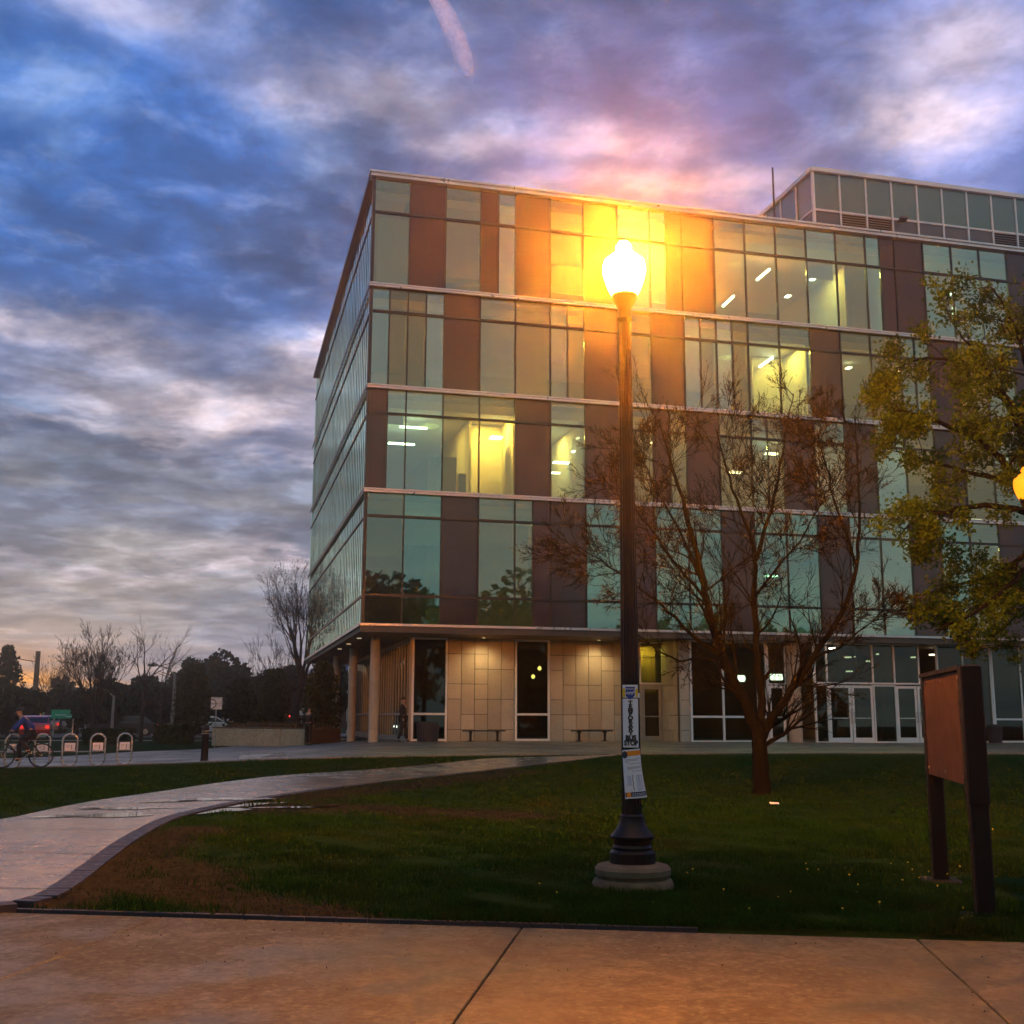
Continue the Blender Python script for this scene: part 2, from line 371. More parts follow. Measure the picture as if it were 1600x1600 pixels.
def concrete(name, c0, c1, wet, scale=1.0, spec=0.5):
    """pavement concrete: blotched, aggregate grain, dark stains, wet film in patches"""
    m = bpy.data.materials.new(name); m.use_nodes = True; T = NT(m.node_tree); b = T.n['Principled BSDF']
    tc = T.add('ShaderNodeTexCoord'); P = tc.outputs['Object']
    big = T.noise(P, 0.55*scale, 6, 0.66, 0.4); mid = T.noise(P, 3.0*scale, 6, 0.68); fine = T.noise(P, 21*scale, 5, 0.8); gr = T.noise(P, 110*scale, 2, 0.7)
    c = T.mix(T.rng(big, 0.34, 0.66, 0, 1, True), c0, c1)
    c = T.mix(T.rng(mid, 0.46, 0.74, 0, 0.6), c, tuple(0.5*x for x in c0))
    c = T.mix(T.rng(fine, 0.44, 0.62, 0, 0.85), c, tuple(0.30*x for x in c0))
    vo = T.add('ShaderNodeTexVoronoi'); vo.inputs['Scale'].default_value = 30*scale; T.link(P, vo.inputs['Vector']); vs_ = T.add('ShaderNodeSeparateColor'); T.link(vo.outputs['Color'], vs_.inputs[0])
    c = T.mix(T.rng(vs_.outputs[0], .55, 1.0, 0, .7), c, tuple(0.35*x for x in c0)); c = T.mix(T.rng(vs_.outputs[1], .7, 1.0, 0, .55), c, tuple(min(1, 1.6*x) for x in c1))
    c = T.mix(T.rng(gr, 0.58, 0.72, 0, 0.6), c, tuple(min(1, 1.7*x) for x in c1))
    st = T.math('MULTIPLY', T.rng(T.noise(P, 1.3*scale, 7, 0.75, 0.8), 0.60, 0.68, 0, 0.75), T.rng(fine, .3, .6, .5, 1))
    c = T.mix(st, c, tuple(0.22*x for x in c0))
    T.link(c, b.inputs['Base Color']); b.inputs['Specular IOR Level'].default_value = spec
    wm = T.rng(T.math('ADD', T.math('MULTIPLY', big, 0.6), T.math('MULTIPLY', mid, 0.4)), 0.42, 0.58, 0, 1, True)
    T.link(T.rng(wm, 0, 1, wet[0], wet[1]), b.inputs['Roughness'])
    bn = T.add('ShaderNodeBump'); bn.inputs['Strength'].default_value = 0.45; bn.inputs['Distance'].default_value = 0.004
    T.link(T.math('ADD', fine, gr), bn.inputs['Height']); T.link(bn.outputs[0], b.inputs['Normal']); return m
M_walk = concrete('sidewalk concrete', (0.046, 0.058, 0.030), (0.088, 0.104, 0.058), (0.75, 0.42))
M_path = concrete('wet path concrete', (0.135, 0.145, 0.125), (0.25, 0.26, 0.235), (0.30, 0.08), 0.8)
M_plaza = concrete('plaza paving', (0.14, 0.12, 0.09), (0.22, 0.19, 0.14), (0.6, 0.35), 0.9)
M_wall = concrete('planter concrete', (0.36, 0.31, 0.21), (0.50, 0.44, 0.31), (0.8, 0.8), 1.5)
M_asph = mat('asphalt', (0.045, 0.045, 0.048), 0.5, 0, 0.25, 2.0, 0.3, 90)
M_brick = mat('dark brick paver', (0.016, 0.018, 0.026), 0.5, 0, 0.4, 7.0, 0.3, 60)

def lawn_mat():
    m = bpy.data.materials.new('lawn'); m.use_nodes = True; T = NT(m.node_tree); b = T.n['Principled BSDF']
    tc = T.add('ShaderNodeTexCoord'); P = tc.outputs['Object']
    f1 = T.noise(P, 0.5, 5, 0.6, 0.3); f2 = T.noise(P, 5, 5, 0.65); f3 = T.noise(P, 70, 3, 0.7)
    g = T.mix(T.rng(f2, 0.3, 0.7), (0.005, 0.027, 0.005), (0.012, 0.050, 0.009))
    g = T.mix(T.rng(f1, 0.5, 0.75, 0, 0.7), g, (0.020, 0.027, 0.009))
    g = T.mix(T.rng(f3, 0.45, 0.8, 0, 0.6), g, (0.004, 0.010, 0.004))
    at_ = T.add('ShaderNodeAttribute'); at_.attribute_name = 'mud'
    mk = T.math('ADD', at_.outputs['Fac'], T.math('MULTIPLY', T.math('SUBTRACT', T.noise(P, 3.2, 7, 0.75), 0.5), 2.4))
    mk = T.rng(mk, 0.36, 0.74, 0, 1, True)
    mud = T.mix(T.rng(T.noise(P, 3.0, 6, 0.7), 0.35, 0.65), (0.014, 0.015, 0.008), (0.042, 0.042, 0.022))
    mud = T.mix(T.rng(T.noise(P, 11, 4, 0.7), 0.52, 0.72, 0, 0.8), mud, (0.02, 0.016, 0.01))
    T.link(T.mix(mk, g, mud), b.inputs['Base Color'])
    b.inputs['Roughness'].default_value = 1.0; b.inputs['Specular IOR Level'].default_value = 0.04
    bn = T.add('ShaderNodeBump'); bn.inputs['Strength'].default_value = 0.7; bn.inputs['Distance'].default_value = 0.05
    T.link(T.math('ADD', f3, T.math('MULTIPLY', f2, 1.5)), bn.inputs['Height']); T.link(bn.outputs[0], b.inputs['Normal']); return m
M_lawn = lawn_mat()
def grass_mat():
    m = bpy.data.materials.new('grass blades'); m.use_nodes = True; T = NT(m.node_tree); T.n.clear(); P = T.add('ShaderNodeTexCoord').outputs['Object']
    f = T.noise(P, 2.2, 5, .7); g = T.noise(P, 40, 2, .6); w_ = T.noise(P, .45, 6, .7, .5)
    c = T.mix(T.rng(T.math('ADD', T.math('MULTIPLY', f, .55), T.math('MULTIPLY', g, .45)), .36, .64), (0.004, 0.022, 0.004), (0.018, 0.072, 0.010))
    c = T.mix(T.rng(w_, .52, .66, 0, .8), c, (0.040, 0.044, 0.013)); c = T.mix(T.rng(g, .60, .72, 0, .75), c, (0.07, 0.066, 0.022))
    d = T.add('ShaderNodeBsdfDiffuse'); T.link(c, d.inputs[0]); t = T.add('ShaderNodeBsdfTranslucent'); T.link(c, t.inputs[0])
    mx = T.add('ShaderNodeMixShader'); mx.inputs[0].default_value = .2; T.link(d.outputs[0], mx.inputs[1]); T.link(t.outputs[0], mx.inputs[2])
    o = T.add('ShaderNodeOutputMaterial'); T.link(mx.outputs[0], o.inputs[0]); return m
M_grass = grass_mat()
# ================================================================== SETTING
E_DIR = Vector((0.990, -0.139, 0)); N_DIR = Vector((0.139, 0.990, 0)); E0 = Vector((0.1, 8.34, 0))   # lawn edge of the sidewalk
def seg_dist(px, py, pts):
    d = np.full(px.shape, 1e9)
    for (ax, ay), (bx, by) in zip(pts[:-1], pts[1:]):
        vx, vy = bx-ax, by-ay; t = np.clip(((px-ax)*vx+(py-ay)*vy)/(vx*vx+vy*vy+1e-9), 0, 1)
        d = np.minimum(d, np.hypot(px-ax-t*vx, py-ay-t*vy))
    return d
MUD = []
def w2(p): return (p.x, p.y)
def mud_at(x, y):
    m = np.zeros(x.shape)
    for pts, w, k in MUD: m = np.maximum(m, k*np.exp(-(seg_dist(x, y, pts)/w)**2))
    return m
def build_ground():
    xs = np.unique(np.concatenate([np.arange(-12, 12.01, 0.25), np.arange(-40, 40, 2.0), np.array([-190,-140,-100,-75,-55,55,75,100,140,190])]))
    ys = np.unique(np.concatenate([np.arange(8.0, 36.01, 0.25), np.arange(36, 80, 1.5), np.array([-58,-40,-30,-20,-12,-8,0,4,7,90,100,110,130,160,190])]))
    X, Y = np.meshgrid(xs, ys); Z = gz(X, Y)
    # below the sidewalk and road the sheet dips out of sight
    side = (X-E0.x)*N_DIR.x + (Y-E0.y)*N_DIR.y
    e_ = np.clip(side/0.4, 0, 1); Z = np.where((side < 0.4) & (side > -14.0), np.minimum(Z, -.035 + (Z+.035)*e_), Z)
    Z = np.where((side < -0.35) & (side > -14.0), Z-0.30, Z)
    near = (np.abs(X) < 12) & (Y > 8.4) & (Y < 34)
    r = np.random.RandomState(3).rand(*X.shape)
    Z = Z + np.where(near & (side > 0.45), (r-0.5)*0.02, 0)
    ny, nx = X.shape; idx = np.arange(nx*ny).reshape(ny, nx)
    f = np.stack([idx[:-1,:-1], idx[:-1,1:], idx[1:,1:], idx[1:,:-1]], -1).reshape(-1, 4)
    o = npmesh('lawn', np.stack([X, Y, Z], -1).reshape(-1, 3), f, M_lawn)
    mud = np.zeros(X.shape)
    def streak(pix, w, k):
        nonlocal mud
        MUD.append(([w2(gp(u, v)) for u, v in pix], w, k))
        p = [gp(u, v) for u, v in pix]; d = seg_dist(X, Y, [(q.x, q.y) for q in p]); mud = np.maximum(mud, k*np.exp(-(d/w)**2))
    streak([(110,1405),(170,1365),(235,1325),(300,1298)], 0.55, 1.0)
    streak([(230,1378),(300,1395),(400,1416),(500,1430)], 0.55, 0.95)
    streak([(250,1345),(330,1375)], 0.5, 0.9)
    streak([(400,1262),(520,1262),(640,1268),(790,1274)], 0.9, 0.95)
    streak([(480,1245),(640,1228),(820,1205)], 0.8, 0.85)
    streak([(250,1210),(420,1203),(600,1196),(720,1190)], 1.5, 0.6)
    streak([(0,1232),(60,1228)], 0.8, 0.5)
    a = o.data.attributes.new('mud', 'FLOAT', 'POINT'); a.data.foreach_set('value', mud.ravel().astype(np.float32))
    tag(o, kind='structure'); return o
build_ground()

def slab_sheet(name, L, Rr, mt, off, skirt=0.12, nu=8, stations=60, kind='structure'):
    """draped strip between two edge lines"""
    def resamp(P, n):
        P = [np.array([p[0], p[1]]) for p in P]; d = np.concatenate([[0], np.cumsum([np.linalg.norm(b-a) for a, b in zip(P[:-1], P[1:])])])
        s = np.linspace(0, d[-1], n); q = np.stack([np.interp(s, d, [p[k] for p in P]) for k in (0, 1)], -1)
        for _ in range(3): q[1:-1] = 0.25*q[:-2] + 0.5*q[1:-1] + 0.25*q[2:]
        return q
    A, B = resamp(L, stations), resamp(Rr, stations); vs = []; n = nu+1
    for a, b in zip(A, B):
        row = [a + (b-a)*k/nu for k in range(n)]
        for q in row: vs.append((q[0], q[1], gzf(q[0], q[1]) + off))
    fs = [(i*n+k, i*n+k+1, (i+1)*n+k+1, (i+1)*n+k) for i in range(stations-1) for k in range(nu)]
    b = MB(); b.add(vs, fs)
    border = [i*n for i in range(stations)] + [(stations-1)*n+k for k in range(1, n)] + [i*n+nu for i in range(stations-2, -1, -1)] + [k for k in range(nu-1, 0, -1)]
    base = [(vs[i][0], vs[i][1], vs[i][2]-skirt-off) for i in border]; m = len(border)
    o0 = len(b.v); b.v += [vs[i] for i in border] + base
    b.f += [(o0+i, o0+(i+1) % m, o0+m+(i+1) % m, o0+m+i) for i in range(m)]; b.m += [0]*m
    return tag(b.build(name, mt, None, False), kind=kind)

def w2(p): return (p.x, p.y)
def GP(lst): return [w2(gp(u, v)) for u, v in lst]
PATH_L = [(-9.2, 9.55), (-8.6, 12.2), (-7.7, 14.6)] + GP([(0,1285),(60,1270),(150,1252),(240,1240),(330,1226),(425,1214),(530,1207),(625,1200),(700,1193),(760,1186)])
PATH_R = [(-3.95, 8.98)] + GP([(30,1422),(100,1375),(175,1320),(225,1292),(258,1277),(375,1252),(462,1239),(590,1222),(692,1212),(795,1200),(900,1188),(965,1180)])
slab_sheet('path', PATH_L, PATH_R, M_path, 0.020, nu=10, stations=70)
# brick edging along the path: a row of separate setts in one course
def brick_course(name, line, width, blen, off=0.026):
    P = [Vector((x, y, 0)) for x, y in line]; b = MB(); rr = random.Random(4)
    for a, c in zip(P[:-1], P[1:]):
        d = c-a; n = max(1, int(d.length/blen)); d.normalize(); nrm = Vector((d.y, -d.x, 0))
        for k in range(n):
            s = (c-a).length/n; m = a + d*(k+0.5)*s + nrm*(width/2); z = gzf(m.x, m.y) + off - 0.045 + rr.uniform(-.002, .002)
            ang = math.atan2(d.y, d.x)
            b.obox(Matrix.Translation((m.x, m.y, z)) @ Matrix.Rotation(ang, 4, 'Z'), s-0.008, width-0.006, 0.09)
    return tag(b.build(name, M_brick), kind='structure')
def smooth_line(L, n):
    P = np.array(L); d = np.concatenate([[0], np.cumsum(np.hypot(*np.diff(P, axis=0).T))]); s = np.linspace(0, d[-1], n)
    q = np.stack([np.interp(s, d, P[:, k]) for k in (0, 1)], -1)
    for _ in range(3): q[1:-1] = 0.25*q[:-2]+0.5*q[1:-1]+0.25*q[2:]
    return [tuple(p) for p in q]
brick_course('path_edging', smooth_line(PATH_R, 70)[:60], 0.20, 0.10)
brick_course('sidewalk_edging', [w2(E0 + E_DIR*s + N_DIR*0.10) for s in np.linspace(-3.95, 1.2, 12)], 0.06, 0.20, off=-0.010)

# sidewalk slabs with real joints, kerb and road
def build_sidewalk():
    b = MB(); M = Matrix((( E_DIR.x, N_DIR.x, 0, E0.x), (E_DIR.y, N_DIR.y, 0, E0.y), (0, 0, 1, 0), (0, 0, 0, 1)))
    t = MB()
    for k in range(-12, 12):
        x0 = -0.02 + k*2.66
        t.bevbox(x0+0.006, x0+2.654, -3.4, 0.0, -0.2, 0.0, 0.006)
    t.v = [tuple(M @ Vector(p)) for p in t.v]
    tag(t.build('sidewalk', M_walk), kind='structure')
    k_ = MB(); k_.box(-40, 40, -3.62, -3.41, -0.35, 0.004); k_.v = [tuple(M @ Vector(p)) for p in k_.v]; tag(k_.build('kerb', M_wall), kind='structure')
    r = MB(); r.box(-60, 60, -13.9, -3.62, -0.4, -0.13); r.v = [tuple(M @ Vector(p)) for p in r.v]; tag(r.build('road', M_asph), kind='structure')
build_sidewalk()
# plaza in front of and beside the building
PZ_F = GP([(-260,1207),(-120,1204),(0,1200),(100,1199),(230,1194),(350,1191),(470,1187),(560,1184.5),(700,1182),(800,1181),(960,1179.5),(1150,1178.5),(1300,1178),(1600,1179),(1850,1180)])
PZ_B = [(-26, 38.5)] + GP([(0,1187),(100,1183),(200,1176),(310,1172)]) + [(-13.5, 58.5), (-10.0, 58.5), (-8.0, 57), (-4.0, 55), (5, 56), (15, 58), (30, 60)]
slab_sheet('plaza', PZ_F, PZ_B, M_plaza, 0.030, nu=30, stations=90)
# far road on the left with a pavement strip on either side
slab_sheet('far_road', [(-140, 66), (-60, 73), (-30, 78), (0, 86), (40, 96)], [(-140, 84), (-60, 90), (-30, 95), (0, 104), (40, 114)], M_asph, 0.02, nu=4, stations=40)
slab_sheet('park_footpath', [(-60, 43.0), (-30, 46.0), (-17, 47.6)], [(-60, 44.2), (-30, 47.2), (-17, 48.8)], M_plaza, 0.02, nu=2, stations=20)
slab_sheet('roadside_footpath', [(-120, 61), (-60, 64), (-30, 68), (-4, 71)], [(-120, 62.4), (-60, 65.4), (-30, 69.4), (-4, 72.4)], M_plaza, 0.02, nu=2, stations=20)
M_water = mat('rain water', (0.012, 0.012, 0.012), 0.03, spec=0.9)
PUD = []
def puddle(cx, cy, rx, ry, rot, seed, off=0.027):
    PUD.append((cx, cy, rx))
    r_ = random.Random(seed); n = 36; b = MB(); vs = []
    for k in range(n):
        a = 2*math.pi*k/n; q = 1 + .22*math.sin(3*a+r_.random()*.3+seed) + .14*math.sin(5*a+seed*2) + r_.uniform(-.06, .06); x, y = rx*q*math.cos(a), ry*q*math.sin(a)
        X_, Y_ = cx + x*math.cos(rot)-y*math.sin(rot), cy + x*math.sin(rot)+y*math.cos(rot); vs.append((X_, Y_, gzf(X_, Y_)+off))
    vs.append((cx, cy, gzf(cx, cy)+off)); b.add(vs, [(k, (k+1) % n, n) for k in range(n)]); return tag(b.build('puddle', M_water), kind='structure')
for (u, v, rx, ry, rot, o_) in ((155,1277,.75,.28,.1,.028),(330,1252,1.0,.22,.3,.028),(215,1266,.5,.12,.2,.028),(165,1266,.4,.10,.1,.028),(330,1268,.55,.30,.9,.012),(372,1259,.7,.22,.7,.012),(470,1262,.6,.14,.2,.012)):
    p = gp(u, v); puddle(p.x, p.y, rx, ry, rot, int(u), o_)
jl = smooth_line(PATH_L, 140); jr = smooth_line(PATH_R, 140); b = MB()
for k in range(6, 134, 11):
    a_, c_ = Vector((*jl[k], 0)), Vector((*jr[k], 0)); d_ = (c_-a_).normalized(); n_ = Vector((-d_.y, d_.x, 0))*.011; m_ = 12
    for q in range(m_):
        e = [a_.lerp(c_, q/m_)-n_, a_.lerp(c_, (q+1)/m_)-n_, a_.lerp(c_, (q+1)/m_)+n_, a_.lerp(c_, q/m_)+n_]; b.add([(p_.x, p_.y, gzf(p_.x, p_.y)+.0245) for p_ in e], [(0,1,2,3)])
tag(b.build('path_joints', M_dark), kind='structure')
# a paler repaired bay in the plaza
q = [gp(u, v) for u, v in ((372,1189),(455,1186),(442,1177.5),(376,1178.5))]
b = MB(); vs = [(p.x, p.y, p.z+0.045) for p in q]; b.add(vs + [(x, y, z-0.06) for x, y, z in vs], [(0,1,2,3)] + [(i, 4+i, 4+(i+1) % 4, (i+1) % 4) for i in range(4)])
tag(b.build('pale_pavement', M_path), kind='structure')

# ================================================================== BUILDING
A1 = RAD(75.8); D1 = Vector((math.sin(A1), math.cos(A1), 0)); D2 = Vector((-math.cos(A1), math.sin(A1), 0))
CORNER = Vector((-5.705, 43.629, 0.0)); RZ = math.atan2(D1.y, D1.x)
bld = empty('campus_building', CORNER, RZ, 'five storey glass curtain wall building with maroon panels above a stone ground floor', 'building')
def L2W(t, w, z): return CORNER + D1*t + D2*w + Vector((0, 0, z))
def on_plane(u, v, w=0.0):
    r = ray(u, v); o = CORNER + D2*w; n = D2
    s = (o - CAM).dot(n)/r.dot(n); p = CAM + r*s; d = p - CORNER
    return d.dot(D1), p.z
NM = 25; TW = 37.5; DEPTH = 29.2; ROOF = 23.40
FL = [(4.95, 6.05, 9.15, 10.15), (10.15, None, 13.29, 14.36), (14.36, None, 17.52, 18.60), (18.60, None, 21.77, 23.25)]   # bottom, spandrel top, transom, top
HALF = [{4}, {0, 8, 11}, {0, 1, 5, 9, 10, 16}, {3, 8, 15, 21}]
DARK = [{2, (4,1), 5, 7, 10, 13, 16, 19, 20}, {(0,0), 4, 6, (8,0), 9, 12, 14, 17, 21}, {2, 6, 8, 13, 17, 20}, {1, (3,0), 4, 6, (8,1), 9, 16, (15,1), 20, 22}]
rp = random.Random(11); gsel = random.Random(3)
def pane(name, t0, t1, z0, z1, m, w0=0.0, th=0.025, wob=0.003):
    """a sheet of glass, each very slightly out of true so that its reflection differs from its neighbours'"""
    j = [rp.uniform(-wob, wob) for _ in range(4)]
    v = [(t0, w0+j[0], z0), (t1, w0+j[1], z0), (t1, w0+j[2], z1), (t0, w0+j[3], z1)]
    v += [(x, y+th, z) for x, y, z in v]
    b = MB(); b.add(v, [(0,1,2,3), (7,6,5,4), (0,4,5,1), (1,5,6,2), (2,6,7,3), (3,7,4,0)])
    return b.build(name, m, bld)
for fi, (zb, zs, zt, ztop) in enumerate(FL):
    mul = MB(); g = 0.028
    rows = ([(zb, zs)] if zs else []) + [(zs or zb, zt), (zt, ztop)]
    for k in range(NM):
        cells = [(k*1.5, k*1.5+0.75, (k,0)), (k*1.5+0.75, k*1.5+1.5, (k,1))] if k in HALF[fi] else [(k*1.5, k*1.5+1.5, k)]
        for (t0, t1, key) in cells:
            dk = key in DARK[fi] or (isinstance(key, tuple) and key[0] in DARK[fi])
            ms = M_spands[gsel.choice((0, 0, 1, 3) if k < 11 else (1, 2, 2, 0))] if fi else M_spands[gsel.choice((1, 2, 2, 1, 0))]
            mg = M_glasses[gsel.choice(((2, 2, 0, 2, 1), (3, 1, 3, 1, 0), (1, 3, 1, 0, 3), (0, 1, 3, 1, 0))[fi])]
            for ri, (z0, z1) in enumerate(rows):
                if dk: pane('spandrel_panel', t0+g, t1-g, z0+g, z1-g, ms, wob=0.003)
                elif ri == len(rows)-1: pane('transom_window', t0+g, t1-g, z0+g, z1-g, mg)
                elif zs and ri == 0: pane('sill_window', t0+g, t1-g, z0+g, z1-g, mg)
                else: pane('window', t0+g, t1-g, z0+g, z1-g, mg)
            if t0 > 0.01: mul.box(t0-0.026, t0+0.026, -0.05, 0.06, zb+0.02, ztop-0.02)
    mul.box(TW-0.03, TW+0.03, -0.05, 0.06, zb, ztop)
    mul.box(0.06, TW-0.03, -0.063, 0.064, zt-0.05, zt+0.05)
    if zs: mul.box(0.06, TW-0.03, -0.063, 0.064, zs-0.05, zs+0.05)
    mul.build('mullion_frame', M_dark, bld)
    # side facade, one band of glass per row
    sm = MB(); nside = 44
    for (z0, z1) in rows:
        s_ = MB()
        for k in range(nside):
            y0 = k*DEPTH/nside + (0.06 if k == 0 else 0.014); y1 = (k+1)*DEPTH/nside - 0.014; j = [rp.uniform(-.004, .004) for _ in range(4)]
            v = [(j[0], y0, z0+g), (j[1], y1, z0+g), (j[2], y1, z1-g), (j[3], y0, z1-g)]; v += [(x+0.025, y, z) for x, y, z in v]
            s_.add(v, [(3,2,1,0), (4,5,6,7), (0,1,5,4), (1,2,6,5), (2,3,7,6), (3,0,4,7)])
        s_.build('glazing_band', M_glass_side, bld)
    for k in range(0, nside):
        y0 = k*DEPTH/nside
        if k: sm.box(-0.012, 0.05, y0-0.012, y0+0.012, zb+0.02, ztop-0.02)
    sm.box(-0.035, 0.064, 0.06, DEPTH-0.06, zt-0.045, zt+0.045)
    if zs: sm.box(-0.035, 0.064, 0.06, DEPTH-0.06, zs-0.045, zs+0.045)
    sm.build('mullion_frame', M_dark, bld)
cp = MB(); cp.box(-0.06, 0.06, -0.07, 0.06, 4.97, ROOF-0.1); cp.build('corner_post', M_dark, bld)
# silver ledges between the storeys, with a shadow gap in each
for zz in (10.15, 14.36, 18.60):
    l = MB(); l.box(-0.10, TW, -0.20, -0.075, zz-0.085, zz-0.015); l.box(-0.10, TW, -0.14, -0.075, zz-0.015, zz+0.015); l.box(-0.10, TW, -0.20, -0.075, zz+0.015, zz+0.075)
    l.build('storey_ledge', M_silver, bld)
    l = MB(); l.box(-0.10, -0.068, -0.07, DEPTH, zz-0.11, zz+0.10); l.build('side_ledge', M_dark, bld)
l = MB(); l.box(-0.16, TW, -0.24, -0.075, 4.86, 4.95); l.build('storey_ledge', M_silver, bld); l = MB(); l.box(-0.10, TW, -0.18, -0.075, 4.62, 4.856); l.build('soffit_edge', M_soffit, bld)
l = MB(); l.box(-0.16, -0.065, -0.07, DEPTH, 4.84, 4.95); l.build('side_ledge', M_silver, bld)
l = MB(); l.box(-0.22, TW, -0.26, 0.30, ROOF, ROOF+0.09); l.box(-0.16, TW, -0.20, 0.30, ROOF-0.14, ROOF-0.004); l.build('parapet_cap', M_silver, bld)
l = MB(); l.box(-0.20, 0.30, 0.305, DEPTH, ROOF-0.14, ROOF+0.088); l.build('parapet_cap', M_dark, bld)
l = MB(); l.box(0.31, TW-0.1, 0.31, DEPTH-0.1, ROOF-0.40, ROOF-0.05); l.build('roof', M_soffit, bld)
l = MB(); l.box(-0.05, TW, -0.06, DEPTH, 4.66, 4.83); l.build('soffit', M_soffit, bld)
l = MB(); l.box(0.1, TW, DEPTH-0.05, DEPTH+0.15, 4.9, ROOF-0.15); l.build('rear_wall', M_incore, bld)
l = MB(); l.box(TW-0.1, TW+0.1, 0.1, DEPTH, 0.2, ROOF-0.15); l.build('end_wall', M_stone, bld)
# floors, ceilings and core seen through the glass
for zz in (4.95, 10.15, 14.36, 18.60):
    l = MB(); l.box(0.12, TW-0.15, 0.10, DEPTH-0.1, zz-0.24, zz-0.02); l.build('floor_slab', M_infloor, bld)
for zz in (10.15, 14.36, 18.60, 23.25):
    l = MB(); l.box(0.12, TW-0.15, 0.75, DEPTH-0.1, zz-0.62, zz-0.52); l.build('ceiling', M_ceil, bld)
    l = MB(); l.box(0.14, TW-0.15, 0.60, 0.74, zz-0.66, zz-0.30); l.build('ceiling_edge', M_ceil, bld)
for (zb, zs, zt, ztop) in FL:
    l = MB(); l.box(4.0, TW-0.2, 9.0, 9.2, zb+0.0, ztop-0.6); l.box(4.0, 4.2, 9.2, DEPTH-0.2, zb, ztop-0.6); l.build('core_wall', M_incore, bld)
# room walls
def part(name, m, *boxes):
    l = MB()
    for bx in boxes: l.box(*bx)
    return l.build(name, m, bld)
part('room_wall', M_inwall, (4.40, 4.50, 1.5, 9.0, 10.2, 13.7))
part('room_wall', M_inwall, (6.02, 6.12, 0.4, 9.0, 10.2, 13.7))
part('room_wall', M_inwall, (4.50, 6.02, 2.4, 2.5, 10.2, 13.7))
part('room_wall', M_inwall, (9.05, 9.15, 0.5, 9.0, 10.2, 13.7))
part('room_wall', M_inwall, (19.55, 19.65, 0.5, 9.0, 14.4, 17.9))
part('room_wall', M_inwall, (18.0, 19.55, 2.6, 2.7, 14.4, 17.9))
part('room_wall', M_inwall, (1.45, 1.55, 0.5, 9.0, 18.7, 22.6))
part('roller_blind', mat('pale roller blind', (0.50, 0.56, 0.48), 0.9), (0.2, 1.45, 0.22, 0.24, 18.75, 21.65))
part('room_wall', M_inwall, (22.6, 22.7, 2.0, 9.0, 18.7, 22.6), (24.1, 24.2, 0.5, 9.0, 18.7, 22.6))
part('cabinet', mat('grey filing cabinet', (0.10, 0.10, 0.10), 0.6), (3.20, 3.75, 0.8, 1.3, 10.2, 11.85))
part('cabinet', bpy.data.materials['grey filing cabinet'], (3.85, 4.15, 0.8, 1.2, 10.2, 11.2))
part('blind', mat('cream blind', (0.45, 0.43, 0.34), 0.9), (6.1, 6.65, 0.35, 0.37, 6.1, 9.1))
# roller blinds let down to various heights
M_bl = [mat('grey green blind', (0.30, 0.34, 0.28), 0.9), mat('sand blind', (0.36, 0.33, 0.24), 0.9), mat('pale green blind', (0.44, 0.52, 0.42), 0.9), mat('dull blind', (0.20, 0.22, 0.19), 0.9)]
for (fl, t0, t1, frac, mi) in ((3,3.0,4.5,.78,0),(3,5.25,6.0,1.0,1),(3,7.5,9.0,.45,1),(3,10.5,12.0,.9,1),(3,13.5,15.0,.6,3),(3,19.5,21.0,.25,3),(2,0,.75,.8,3),(2,.75,1.5,.8,0),(2,1.5,2.25,.85,0),(2,2.25,3.0,.85,1),(2,4.5,6.0,.75,0),(2,6,7.5,.95,1),(2,7.5,8.25,.5,1),(2,10.5,12.0,.6,1),(2,14.25,15.0,1.0,1),(2,15.75,16.5,.7,1),(1,.75,1.5,.12,1),(1,10.5,12.0,.3,1),(1,15.0,16.5,.3,2),
                               (0,0,1.5,.5,0),(0,1.5,3.0,.35,2),(0,4.5,6.0,.68,3),(0,9,10.5,.9,2),(0,12,13.5,.5,2),(0,16.5,18,.4,2),(3,25.5,27,.3,0),(2,22.5,24,.25,2),(2,24,25.5,.5,0)):
    zb_, zs_, zt_, zp_ = FL[fl]; z0_ = zs_ or zb_
    part('roller_blind', M_bl[mi], (t0+.06, t1-.06, .20, .215, zt_-(zt_-z0_-.05)*frac, zt_+.02))
# lit ceiling lamps inside
def fixture(u, v, w, su, sw, m=None, drop=0.0, name='ceiling_light'):
    t, z = on_plane(u, v, w)
    l = MB(); l.bevbox(t-su/2, t+su/2, w-sw/2, w+sw/2, z-0.03, z+0.03, 0.01); return l.build(name, m or M_fix, bld)
def strip(u0, v0, w0, u1, v1, w1, m=None):
    a = on_plane(u0, v0, w0); b_ = on_plane(u1, v1, w1)
    l = MB(); l.tube([(a[0], w0, a[1]), (b_[0], w1, b_[1])], 0.07, 8); return l.build('ceiling_light', m or M_fix, bld)
strip(1183, 437, 1.6, 1202, 421, 2.6); strip(1130, 478, 1.6, 1146, 463, 2.6)
strip(1187, 573, 1.6, 1207, 559, 2.6)
for (u, v) in ((1270, 436), (1231, 463), (1487, 459)): fixture(u, v, 2.5, .22, .3)
for (u, v) in ((1326, 575), (1401, 581), (1556, 586)): fixture(u, v, 2.5, .22, .3)
fixture(646, 668, 2.0, 1.15, .18); fixture(627, 693.5, 4.0, 1.15, .18); fixture(741, 701, 3.5, .45, .3)
fixture(878, 723, 2.5, .8, .25); fixture(904, 706, 1.6, .6, .2); fixture(908, 685, 1.0, .4, .2, M_fixsoft); fixture(868, 739, 3.2, .4, .2)
fixture(648, 831, 2.0, .8, .1, M_fixsoft); fixture(640, 842, 3.0, .6, .1, M_fixsoft)
fixture(1006, 691, 2.0, .8, .22); fixture(1148, 738, 2.2, .6, .3); fixture(1205, 709, 2.2, .6, .3); fixture(1205, 900, 2.5, .5, .3)
